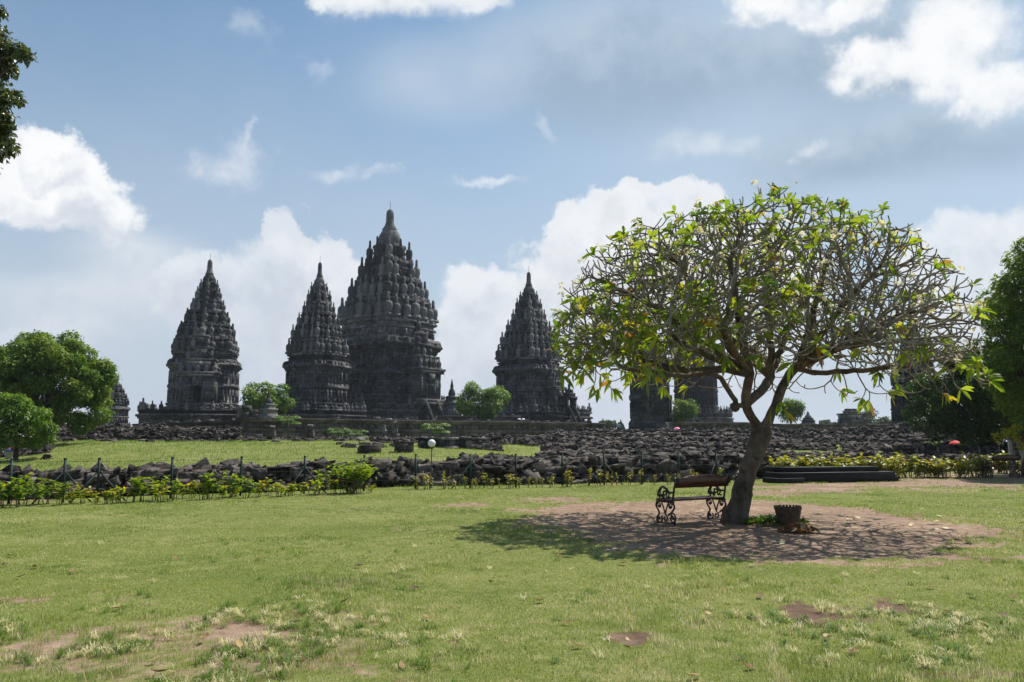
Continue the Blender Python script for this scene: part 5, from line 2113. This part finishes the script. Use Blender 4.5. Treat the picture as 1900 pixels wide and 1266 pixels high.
# ------------------------------------------------------------------ globe lamp
b = G(800, 905)
t = empty('globe_lamp', b, 0, 'lamp with a white globe on a thin grey pole in front of the rubble', 'lamp')
g = Geo()
tube(g, [(0, 0, -.1), (0, 0, 1.26)], [.026, .020], 10)
lathe(g, [(.05, -.02), (.05, .03), (.03, .05)], 10)
lathe(g, [(.03, 1.23), (.055, 1.26), (.05, 1.30), (.02, 1.31)], 10)
g.build('pole', M['pole'], t)
g = Geo()
r = .125
lathe(g, [(r * math.sin(a), 1.41 - r * math.cos(a)) for a in np.linspace(.12, math.pi - .02, 14)], 20)
g.build('globe', M['globe'], t, True)


# ------------------------------------------------------------------ iron benches
def spiral(c, r0, r1, a0, a1, n=14):
    return [(c[0] + (r0 + (r1 - r0) * u) * math.cos(a0 + (a1 - a0) * u), c[1] + (r0 + (r1 - r0) * u) * math.sin(a0 + (a1 - a0) * u)) for u in np.linspace(0, 1, n)]


def smooth_line(pts, n=5):
    pts = [np.array(p, float) for p in pts]
    out = []
    for i in range(len(pts) - 1):
        p0 = pts[max(i - 1, 0)]; p1 = pts[i]; p2 = pts[i + 1]; p3 = pts[min(i + 2, len(pts) - 1)]
        for k in range(n):
            u = k / n
            out.append(.5 * ((2 * p1) + (-p0 + p2) * u + (2 * p0 - 5 * p1 + 4 * p2 - p3) * u * u + (-p0 + 3 * p1 - 3 * p2 + p3) * u ** 3))
    out.append(pts[-1])
    return [tuple(o) for o in out]


def bench(loc, rz, label, L=1.30):
    t = empty('iron_bench', loc, rz, label, 'bench', None)
    g = Geo()
    for k in range(5):
        box(g, (0, .06 + k * .088, .435 + .006 * abs(k - 2)), (L + .06, .080, .032), None, .004)
    g.build('seat', M['wood'], t)
    # backrest board with an arched top
    g = Geo()
    n = 17
    xs = np.linspace(-L / 2 - .02, L / 2 + .02, n)
    V = []
    for x in xs:
        s = abs(x) / (L / 2)
        top = .845 + .055 * (1 - sstep(s, .45, .95))
        bot = .675
        for (z, y) in ((bot, -.055), (top, -.105)):
            V += [(x, y - .016, z), (x, y + .016, z)]
    V = np.array(V)
    Q = []
    for i in range(n - 1):
        a, b_ = i * 4, (i + 1) * 4
        Q += [[a, b_, b_ + 2, a + 2], [a + 1, a + 3, b_ + 3, b_ + 1], [a + 2, b_ + 2, b_ + 3, a + 3], [a, a + 1, b_ + 1, b_]]
    Q += [[0, 2, 3, 1], [(n - 1) * 4, (n - 1) * 4 + 1, (n - 1) * 4 + 3, (n - 1) * 4 + 2]]
    g.add(V, Q=Q)
    g.build('backrest', M['wood'], t)
    for sg in (-1, 1):
        x = sg * L / 2
        g = Geo()

        def line(pts, r=.017):
            tube(g, [(x, p[0], p[1]) for p in pts], r, 6)
        line(smooth_line([(.03, .42), (.0, .55), (-.03, .68), (-.10, .82), (-.125, .87)]), .020)
        line(spiral((-.085, .80), .075, .02, 1.9, 9.0, 20), .017)
        line(spiral((-.08, .74), .05, .015, -2, 4.5, 14), .015)
        line(smooth_line([(-.02, .60), (.06, .585), (.13, .60), (.20, .665), (.28, .685), (.36, .65), (.42, .57), (.435, .52)]), .019)
        line(spiral((.405, .53), .032, .012, 0, -5.5, 10), .016)
        line(smooth_line([(.33, .655), (.37, .60), (.36, .53), (.40, .44)]), .016)
        line(spiral((.24, .585), .075, .018, 1.2, 8.2, 20), .015)
        line(spiral((.15, .53), .055, .014, 2.8, -4.0, 16), .014)
        line(spiral((.29, .50), .050, .014, 0, 6.5, 16), .014)
        for (cy, cz_, rr) in ((.22, .60, .032), (.16, .50, .030), (.28, .52, .030), (.10, .50, .026)):
            lathe(g, [(.004, -.02), (rr, -.008), (rr, .008), (.004, .02)], 8, (x, cy, cz_))
        tube(g, [(x, -.01, .415), (x, .46, .415)], .022, 6)
        line(smooth_line([(.45, .41), (.485, .33), (.43, .25), (.40, .19), (.455, .12), (.47, .06), (.44, .0)]), .018)
        line(spiral((.40, .085), .085, .02, 2.4, 9.2, 20), .015)
        line(spiral((.40, .33), .06, .014, .3, 6.8, 16), .014)
        line(smooth_line([(.02, .41), (-.02, .32), (.045, .24), (.08, .19), (.01, .13), (-.03, .07), (.0, .0)]), .018)
        line(spiral((.04, .115), .115, .02, .4, 8.6, 24), .016)
        line(spiral((.085, .33), .06, .014, 2.6, -4.2, 16), .014)
        line(spiral((.235, .105), .07, .02, 1.57, 8, 20), .014)
        line(smooth_line([(.33, .40), (.28, .30), (.235, .19)]), .014)
        line(smooth_line([(.14, .40), (.19, .30), (.235, .19)]), .014)
        tube(g, [(x, .0, .03), (x, .44, .03)], .012, 5)
        for (cy, cz_, rr) in ((.40, .33, .034), (.085, .33, .034), (.40, .085, .03), (.04, .115, .032), (.235, .22, .03)):
            lathe(g, [(.004, -.02), (rr, -.008), (rr, .008), (.004, .02)], 8, (x, cy, cz_))
        g.build('side_frame', M['iron'], t, True)
    return t


bench((3.53, 15.23, 0.0), R(30.7), 'wooden bench with black scrolled iron sides under the flowering tree')
p = G(1866, 887)
bench((p.x, p.y, float(gz(p.x, p.y))), R(14), 'far dark bench with scrolled iron sides beside the tall tree at the right edge')


# ------------------------------------------------------------------ woven basket, leaf pile, tree-foot ferns
def basket():
    b = G(1463, 974)
    t = empty('woven_basket', b, 0, 'brown woven bamboo basket with a notched rim right of the leaning trunk', 'basket')
    g = Geo()
    h, r0, r1 = .315, .165, .235
    nz, na = 16, 44
    for lay in range(nz):
        z0, z1 = h * lay / nz, h * (lay + 1) / nz
        ra, rb = r0 + (r1 - r0) * lay / nz, r0 + (r1 - r0) * (lay + 1) / nz
        ang = np.linspace(0, 2 * np.pi, na, endpoint=False)
        V = []
        for k, a in enumerate(ang):
            o = .007 if (k // 1 + lay) % 2 else -.004
            for (rr, z) in ((ra + o, z0), ((ra + rb) / 2 + o + .005, (z0 + z1) / 2), (rb + o, z1)):
                V.append((rr * math.cos(a), rr * math.sin(a), z))
        Q = []
        for k in range(na):
            k2 = (k + 1) % na
            for q in range(2):
                Q.append([k * 3 + q, k2 * 3 + q, k2 * 3 + q + 1, k * 3 + q + 1])
        g.add(np.array(V), Q=Q)
    lathe(g, [(r0 * .98, .0), (r0 * .98, .02)], 24)
    # inner wall
    V = []
    ang = np.linspace(0, 2 * np.pi, 32, endpoint=False)
    for (rr, z) in ((r0 - .02, .03), (r1 - .02, h)):
        V += [(rr * math.cos(a), rr * math.sin(a), z) for a in ang]
    g.add(np.array(V), Q=[[k, 32 + k, 32 + (k + 1) % 32, (k + 1) % 32] for k in range(32)], N=[list(range(32))])
    g.build('weave', M['wicker'], t)
    g = Geo()
    for k in range(24):
        a = k * 2 * math.pi / 24
        rm = rotm(0, 0, a)
        box(g, ((r1 - .004) * math.cos(a), (r1 - .004) * math.sin(a), h + .008), (.022, .036, .045), rm, .05)
    lathe(g, [(r1 + .010, h - .03), (r1 + .016, h - .015), (r1 + .010, h), (r1 - .02, h), (r1 - .02, h - .03)], 40)
    g.build('rim', M['wicker'], t)
    g = Geo()
    for z in (.10, .21):
        rr = r0 + (r1 - r0) * z / h + .010
        tube(g, [(rr * math.cos(a), rr * math.sin(a), z) for a in np.linspace(0, 2 * np.pi, 33)], .010, 5)
    g.build('hoop', M['wicker'], t)


basket()


def dry_leaf_mesh(seed, L=.11):
    r = np.random.default_rng(seed)
    g = Geo()
    n = 6
    V, a = [], []
    curl = r.uniform(.2, .7); tw = r.uniform(-.5, .5)
    for i, u in enumerate(np.linspace(0, 1, n)):
        w = L * .23 * math.sin(math.pi * min(1, .06 + u * .94)) ** .8 * (1 + r.normal(0, .12))
        z = L * curl * (u - .5) ** 2 + .006
        y = L * .12 * math.sin(u * 3) * r.normal(.6, .3)
        V += [(L * (u - .5), y - w, z + w * (.35 + tw * u)), (L * (u - .5), y, z), (L * (u - .5), y + w, z + w * (.35 - tw * u))]
    Q = []
    for i in range(n - 1):
        for q in (0, 1):
            Q.append([i * 3 + q, (i + 1) * 3 + q, (i + 1) * 3 + q + 1, i * 3 + q + 1])
    return np.array(V), Q


DL = [dry_leaf_mesh(s) for s in range(6)]
g = Geo()
c = G(1483, 985)
for k in range(260):
    V, Q = DL[k % 6]
    rr = .28 * rng.random() ** .7
    a = rng.random() * 6.28
    p = np.array([c.x + rr * 1.15 * math.cos(a) - .03, c.y + rr * .9 * math.sin(a), .015 + .11 * (1 - rr / .28) * rng.random()])
    g.add((V * rng.uniform(.7, 1.25)) @ np.array(rotm(rng.normal(0, .6), rng.normal(0, .6), rng.random() * 6.28)).T + p, Q=Q, a=rng.random() ** 1.6)
tag(g.build('dry_leaf_pile', M['dryleaf']), 'small pile of dry brown leaves swept beside the woven basket', 'leaf pile', kind='stuff')

g = Geo()
n = 1900
th_ = rng.random(n) * 6.28
rr = rng.random(n) ** .6
X = TREE.x + .30 + rr * np.cos(th_) * .62 + .15; Y = TREE.y - .22 + rr * np.sin(th_) * .42
h = .14 * (1 - rr) * rng.random(n) + .02
pos_ = np.stack([X, Y, h], -1)
ax = np.stack([np.cos(th_), np.sin(th_), rng.uniform(.1, .9, n)], -1) + rng.normal(0, .3, (n, 3))
L = rng.uniform(.04, .10, n)
leaf_quads(g, pos_, ax, np.array([0, 0, 1.0]) + rng.normal(0, .3, (n, 3)), L, L * .35, rng.normal(.25, .2, n))
tag(g.build('fern_clump', M['bright']), 'low green ferny growth at the foot of the leaning trunk', 'ground cover', kind='stuff')

# fallen leaves on the lawn, one by one
LV = []
for V, Q in DL:
    LV.append(V)
LEAVES = [(665, 1056, 0), (802, 1052, .8), (742, 1242, .55), (285, 1231, .85), (324, 1256, .9), (295, 1256, .1), (790, 1151, .6), (442, 1205, .8), (770, 1097, .2), (912, 1080, .6), (37, 1075, .05), (62, 1056, .3), (325, 1040, .5), (135, 1066, .6),
          (216, 1136, .6), (640, 1121, .1), (377, 1192, .6), (555, 1150, .7), (1001, 1120, .5), (1407, 1111, .2), (1527, 1161, .97), (1532, 1187, .95), (1164, 1196, .9), (1071, 1204, .5), (1050, 1160, .5), (1247, 1045, 0), (1730, 1093, .85), (1825, 1162, .9),
          (1857, 1145, .2), (1387, 1243, .3), (1537, 1235, .75), (1582, 1215, .5), (1290, 1262, .7), (1315, 1145, .85), (1652, 1134, .85), (1155, 1051, .5), (1038, 1036, .5), (742, 1075, .1), (18, 1034, .1), (5, 1052, .1), (1880, 1113, .4), (1777, 1022, .5), (970, 1002, .2), (560, 1232, .8), (1760, 1140, .6), (480, 1040, .5), (590, 1100, .3)]
words = lambda v: 'dark brown' if v < .25 else ('orange brown' if v < .7 else 'pale dry')
for i, (x, y, tv) in enumerate(LEAVES):
    p = G(x, y)
    V, Q = DL[i % 6]
    o = Geo().add(V * rng.uniform(.75, 1.15), Q=Q, a=tv).build('fallen_leaf', M['dryleaf'])
    o.location = (p.x, p.y, float(gz(p.x, p.y)) + .022)
    o.rotation_euler = (rng.normal(0, .25), rng.normal(0, .2), rng.random() * 6.28)
    zone = 'bare earth at the lower left' if (y > 1140 and x < 720) else ('right foreground grass' if x > 1250 and y > 1090 else ('middle of the lawn' if 700 < x < 1250 else ('left part of the lawn' if x <= 700 else 'lawn below the tree shade')))
    nearw = 'nearest' if y > 1190 else ('farther' if y < 1090 else 'mid')
    tag(o, f"{words(tv)} fallen leaf on the {zone}, {dict(nearest='near the bottom edge', farther='toward the shrubs', mid='midway out')[nearw]}", 'leaf', 'fallen leaves scattered on the lawn')

FL = [(1169, 957), (1160, 969), (1184, 987), (1208, 972), (1268, 986), (1302, 949), (1319, 950), (1356, 995), (1451, 1009), (1507, 962), (1576, 965), (1585, 980), (1605, 983), (1620, 948), (1591, 962), (1692, 975), (1714, 999), (1724, 992), (1740, 984), (1742, 959), (1754, 982), (1747, 1013), (1710, 946), (1737, 969), (1497, 972), (1640, 985), (1560, 955), (1235, 960)]
for i, (x, y) in enumerate(FL):
    p = G(x, y)
    g = Geo()
    s = .034
    for a in range(5):
        e1 = np.array([math.cos(a * 1.2566), math.sin(a * 1.2566), 0]); e2 = np.array([-e1[1], e1[0], 0]); d = np.array([0, 0, 1.0])
        f0 = np.zeros(3)
        g.add(np.array([f0, e1 * s + e2 * s * .55 + d * .02, e1 * s * 1.7 + d * .014, e1 * s - e2 * s * .55 + d * .012]), Q=[[0, 1, 2, 3]], a=[.95, .15, .05, .15])
    o = g.build('fallen_flower', M['flower'])
    o.location = (p.x, p.y, .012)
    o.rotation_euler = (rng.normal(0, .2) - .25, rng.normal(0, .2), rng.random() * 6.28)
    w = 'left of the bench' if x < 1215 else ('under the bench or beside its seat' if x < 1330 else ('between trunk and basket front' if x < 1480 else ('on the earth right of the basket' if x < 1660 else 'at the right edge of the bare earth')))
    tag(o, f"small white fallen flower lying {w}", 'flower', 'white flowers fallen under the tree')


# ------------------------------------------------------------------ black stepped plinth
def plinth():
    a = G(1437, 896.5); b = G(1670, 892.5)
    d = b - a
    L = d.length
    t = empty('stepped_plinth', (a.x, a.y, float(gz(a.x, a.y))), math.atan2(d.y, d.x), 'long black stepped masonry plinth in front of the golden shrubs', 'plinth')
    g = Geo()

    def slab(x0, x1, y0, y1, z0, z1, name):
        g = Geo()
        bm = bmesh.new()
        bmesh.ops.create_cube(bm, size=1)
        for v in bm.verts:
            v.co = Vector(((x0 + x1) / 2 + v.co.x * (x1 - x0), (y0 + y1) / 2 + v.co.y * (y1 - y0), (z0 + z1) / 2 + v.co.z * (z1 - z0)))
        bmesh.ops.bevel(bm, geom=list(bm.edges), offset=.006, segments=1, affect='EDGES')
        bmesh.ops.triangulate(bm, faces=list(bm.faces))
        bm.verts.index_update()
        g.add([v.co[:] for v in bm.verts], T=[[v.index for v in f.verts] for f in bm.faces])
        bm.free()
        g.build(name, M['black_stone'], t)
    slab(0, L * .22, -.12, .75, -.05, .17, 'step')
    slab(L * .93, L, .05, .75, -.05, .17, 'step')
    slab(L * .05, L * .965, .0, 1.0, -.05, .355, 'lower_tier')
    slab(L * .10, L * .87, .25, 1.3, .35, .54, 'upper_tier')


plinth()


# ------------------------------------------------------------------ hedge, notice board, bin
def hedge(x0, x1, D, y0, y1, label, seed, lumps=6):
    a = P(x0, y1, D); b = P(x1, y1, D)
    t = empty('clipped_hedge', ((a.x + b.x) / 2, D, a.z), 0, label, 'hedge')
    h = (y1 - y0) * u_(D)
    hw = (b.x - a.x) / 2
    r = np.random.default_rng(seed)
    C, Rr = [], []
    for k in range(60):
        x = r.uniform(-hw, hw)
        C.append((x, r.uniform(-.5, .5), h * r.uniform(.2, .55))); Rr.append(h * r.uniform(.3, .45))
    g = Geo()
    leaf_cloud(g, C, Rr, int(3600 * hw), .08, .5, .7, .8, .45)
    # inner twiggy mass so the hedge reads solid
    g.build('foliage', M['bright'], t)
    g = Geo()
    for k in range(24):
        x = r.uniform(-hw * .95, hw * .95)
        tube(g, [(x, 0, -.3), (x + r.normal(0, .1), r.normal(0, .2), h * .55)], .02, 5)
    for k in range(60):
        c, q = C[k], Rr[k] * .6
        lathe(g, [(.01, -q), (q * .8, -q * .5), (q, 0), (q * .75, q * .6), (.01, q)], 7, c)
    g.build('twigs', M['darkbark'], t)


hedge(1690, 1795, 42.5, 821, 837, 'long low clipped hedge below the dark tree', 1)
hedge(1715, 1740, 47.5, 818, 828, 'small domed clipped bush rising behind the long hedge', 2)
hedge(1765, 1783, 48.5, 823, 832, 'small rounded bush left of the red parasol', 5)
hedge(1796, 1813, 46.5, 826, 836, 'small round clipped bush right of the red parasol', 3)
hedge(1808, 1870, 46.5, 830, 840, 'low clipped hedge left of the notice board', 4)

D = 34
b = on_ground(1875, D)
u = u_(D)
t = empty('notice_board', b, R(-14), 'dark notice board on a cream post under the yellow green leaves at the right', 'notice board')
g = Geo()
ht = P(1875, 815, D).z - b.z
box(g, (0, 0, ht / 2), (8.5 * u, 8.5 * u, ht), None, .01)
box(g, (17 * u, 0, ht / 2), (6 * u, 6 * u, ht), None, .01)
g.build('post', M['cream'], t)
g = Geo()
box(g, (13 * u, -.12, ht - 8 * u), (19 * u, .06, 23 * u), None, .01)
box(g, (13 * u, -.12, ht + 5 * u), (24 * u, .3, 2.5 * u), None, .01)
g.build('board', M['board'], t)
g = Geo()
box(g, (13 * u, -.158, ht - 8 * u), (14 * u, .01, 17 * u), None, .01)
g.build('sheet', M['paper'], t)
# yellow green sapling before the notice board
b = on_ground(1868, 32.5)
t = empty('leafy_sapling', b, 0, 'thin sapling with yellow green leaves in front of the notice board', 'sapling')
g, gl = Geo(), Geo()
hz_ = P(1865, 800, 32.5).z - b.z
limb(g, (.35, 0, -.05), (.15, 0, hz_), .02, .01, .02, 6, 6, .1)
C = [(P(x, y, 32.5).x - b.x, rng.normal(0, .1), P(x, y, 32.5).z - b.z) for x, y in ((1856, 815), (1868, 806), (1878, 798), (1890, 792), (1862, 800), (1896, 812), (1893, 828), (1853, 808), (1884, 812))]
for c_ in C:
    limb(g, (.2, 0, hz_ * .8), c_, .01, .005, .05, 4, 5)
leaf_cloud(gl, C, [.17] * len(C), 420, .15, .4, .3, .8, .72)
g.build('stem', M['stem'], t)
gl.build('foliage', M['croton'], t)

D = 46
b = on_ground(20, D)
b = Vector((b.x, D, P(20, 858, D).z))
t = empty('waste_bin', (b.x, D, float(gz(b.x, D)) - .02), 0, 'grey waste bin with a blue lid under the smaller left tree', 'bin')
zt = P(20, 837, D).z - float(gz(b.x, D))
g = Geo()
w = 15 * u_(D) / 2
lathe(g, [(w * .82, 0), (w * .84, .04), (w * 1.0, zt - .05), (w * 1.04, zt - .04), (w * 1.04, zt)], 16)
g.build('body', M['bin'], t, False)
g = Geo()
lathe(g, [(w * 1.12, zt - .005), (w * 1.14, zt + .06), (w * .9, zt + .10), (.02, zt + .12)], 16)
g.build('lid', M['blue'], t)
g = Geo()
box(g, (0, 0, .08), (.34, .14, .16), None, .05)
tube(g, [(-.12, 0, .15), (-.06, 0, .25), (.06, 0, .25), (.12, 0, .15)], .015, 5)
o = g.build('red_bag', M['red'])
o.location = (b.x + .28, D, float(gz(b.x, D)) + zt + .10)
tag(o, 'small red bag resting on the blue lid of the grey bin', 'bag')
# small floodlights on the terrace
for (x, y, lab) in ((967, 774, 'two white floodlights sitting on the terrace wall below the free-standing temple'), (1087, 776, 'white floodlight near the right end of the long terrace wall')):
    D = float(np.interp(x, [446, 1120], [92, 128])) + 1.0
    p = P(x, 778, D)
    t = empty('floodlight', (p.x, D, 3.9), 0, lab, 'lamp')
    for k in ((-.3, .3) if x < 1000 else (0,)):
        g = Geo()
        box(g, (k, 0, .34), (.42, .25, .36), rotm(R(-20)), .01)
        g.build('lamp_head', M['white'], t)
        g = Geo()
        box(g, (k, 0, .08), (.10, .10, .2), None, .01)
        g.build('bracket', M['pole'], t)


# ------------------------------------------------------------------ visitors
def person(loc, rz, label, shirt, trousers, arm_up=True, scale=1.0):
    """standing figure: one skinned body, clothes and hair as children"""
    J = {'pel': (0, 0, .95), 'spi': (0, .01, 1.15), 'che': (0, 0, 1.36), 'nec': (0, 0, 1.50), 'hea': (0, -.02, 1.60), 'top': (0, -.01, 1.70),
         'hl': (.09, 0, .90), 'kl': (.10, -.03, .50), 'al': (.10, .02, .08), 'fl': (.11, -.14, .03), 'hr': (-.09, 0, .90), 'kr': (-.10, .0, .50), 'ar': (-.10, .05, .08), 'fr': (-.11, -.11, .03),
         'sl': (.18, 0, 1.41), 'el': (.24, .02, 1.14), 'wl': (.25, -.06, .90), 'gl': (.25, -.09, .82), 'sr': (-.18, 0, 1.41),
         'er': (-.23, -.04, 1.16), 'wr': (-.17, -.24, 1.30) if arm_up else (-.25, -.06, .90), 'gr': (-.16, -.28, 1.36) if arm_up else (-.25, -.09, .82)}
    Rd = {'pel': .135, 'spi': .125, 'che': .14, 'nec': .055, 'hea': .095, 'top': .08, 'hl': .09, 'kl': .058, 'al': .042, 'fl': .035, 'hr': .09, 'kr': .058, 'ar': .042, 'fr': .035,
          'sl': .062, 'el': .043, 'wl': .03, 'gl': .036, 'sr': .062, 'er': .043, 'wr': .03, 'gr': .036}
    E = [('pel', 'spi'), ('spi', 'che'), ('che', 'nec'), ('nec', 'hea'), ('hea', 'top'), ('pel', 'hl'), ('hl', 'kl'), ('kl', 'al'), ('al', 'fl'), ('pel', 'hr'), ('hr', 'kr'), ('kr', 'ar'), ('ar', 'fr'),
         ('che', 'sl'), ('sl', 'el'), ('el', 'wl'), ('wl', 'gl'), ('che', 'sr'), ('sr', 'er'), ('er', 'wr'), ('wr', 'gr')]

    def skinned(name, keys, fac, mat, parent):
        ks = [k for k in J if k in keys]
        me = bpy.data.meshes.new(name)
        me.from_pydata([J[k] for k in ks], [(ks.index(a), ks.index(b_)) for a, b_ in E if a in ks and b_ in ks], [])
        o = bpy.data.objects.new(name, me)
        col.objects.link(o)
        me.materials.append(mat)
        sk = o.modifiers.new('skin', 'SKIN')
        layer = me.skin_vertices[0].data if me.skin_vertices else None
        if layer is None:
            bm = bmesh.new(); bm.from_mesh(me); bm.verts.layers.skin.verify(); bm.to_mesh(me); bm.free()
            layer = me.skin_vertices[0].data
        for i, k in enumerate(ks):
            layer[i].radius = (Rd[k] * fac, Rd[k] * fac)
            layer[i].use_root = (k == ks[0])
        ss = o.modifiers.new('subdivision', 'SUBSURF')
        ss.levels = ss.render_levels = 1
        if parent:
            o.parent = parent
        return o
    body = skinned('person', set(J), 1.0, M['skin'], None)
    skinned('shirt', {'pel', 'spi', 'che', 'sl', 'sr', 'el', 'er'}, 1.16, shirt, body)
    skinned('trousers', {'pel', 'hl', 'hr', 'kl', 'kr', 'al', 'ar'}, 1.2, trousers, body)
    g = Geo()
    lathe(g, [(.10, 1.585), (.115, 1.64), (.11, 1.70), (.08, 1.755), (.01, 1.775)], 12, (0, .015, 0))
    g.build('hair', M['hair'], body, True)
    body.location = loc
    body.rotation_euler = (0, 0, rz)
    body.scale = (scale,) * 3
    return tag(body, label, 'person')


def parasol(loc, tilt, mat, label, r=.44):
    t = empty('umbrella', loc, 0, label, 'umbrella')
    t.rotation_euler = tilt
    g = Geo()
    lathe(g, [(r * math.sin(a), .95 + r * .75 * (math.cos(a) - 1) + .2) for a in np.linspace(1.25, .02, 8)], 16)
    g.build('canopy', mat, t)
    g = Geo()
    tube(g, [(0, 0, 0), (0, 0, 1.2)], .012, 6)
    g.build('handle', M['pole'], t)


def visitor(x, ytop, D, rz, label, shirt, trousers, arm=True, zb=None):
    p = P(x, ytop, D)
    z = p.z - 1.74
    return person((p.x, D, z), rz, label, shirt, trousers, arm), Vector((p.x, D, z))


q, v = visitor(1262, 801, 96, .4, 'visitor in white at the foot of the carved wall, under a pink umbrella', M['white'], M['navy'])
parasol(v + Vector((-.25, -.25, 1.15)), (.25, -.3, 0), M['pink'], 'pink umbrella held right of the squat gate shrine')
q, v = visitor(1283, 808, 96, -.3, 'visitor in pale lilac under the white umbrella at the foot of the carved wall', M['white'], M['navy'])
parasol(v + Vector((-.05, -.25, 1.15)), (.3, .45, 0), M['white'], 'white umbrella tilted to the right, held at the foot of the carved wall')
visitor(1148, 784, 116, .2, 'visitor in a blue shirt left of the squat gate shrine', M['cyan'], M['navy'], False)
q, v = visitor(1787, 823, 52, .5, 'visitor in a light blue shirt beside the red parasol', M['cyan'], M['navy'], True)
parasol(v + Vector((-.32, -.2, .95)), (.2, -.75, .2), M['red'], 'red parasol tilted to the left above the hedge')
q, v = visitor(1862, 826, 56, -.4, 'visitor half hidden behind the low hedge under a blue umbrella', M['navy'], M['navy'], True)
parasol(v + Vector((-.1, -.25, 1.0)), (.1, .1, 0), M['blue'], 'blue umbrella above the low hedge left of the notice board', .6)


# ------------------------------------------------------------------ humid air
g = Geo()
x0, x1, y0, y1, z0, z1 = -2300, 2300, -60, 2300, -2.0, 62.0
box(g, ((x0 + x1) / 2, (y0 + y1) / 2, (z0 + z1) / 2), (x1 - x0, y1 - y0, z1 - z0))
hm = bpy.data.materials.new('humid air')
hm.use_nodes = True
hm.node_tree.nodes.clear()
t = NT(hm.node_tree)
out = t.n('ShaderNodeOutputMaterial')
pv = t.n('ShaderNodeVolumePrincipled')
pv.inputs['Color'].default_value = (0.80, 0.88, 1.0, 1)
pv.inputs['Density'].default_value = 0.00016
pv.inputs['Anisotropy'].default_value = 0.3
hm.node_tree.links.new(pv.outputs[0], out.inputs['Volume'])
tag(g.build('haze', hm), 'thin humid haze softening the far temples and trees', 'haze', kind='stuff')
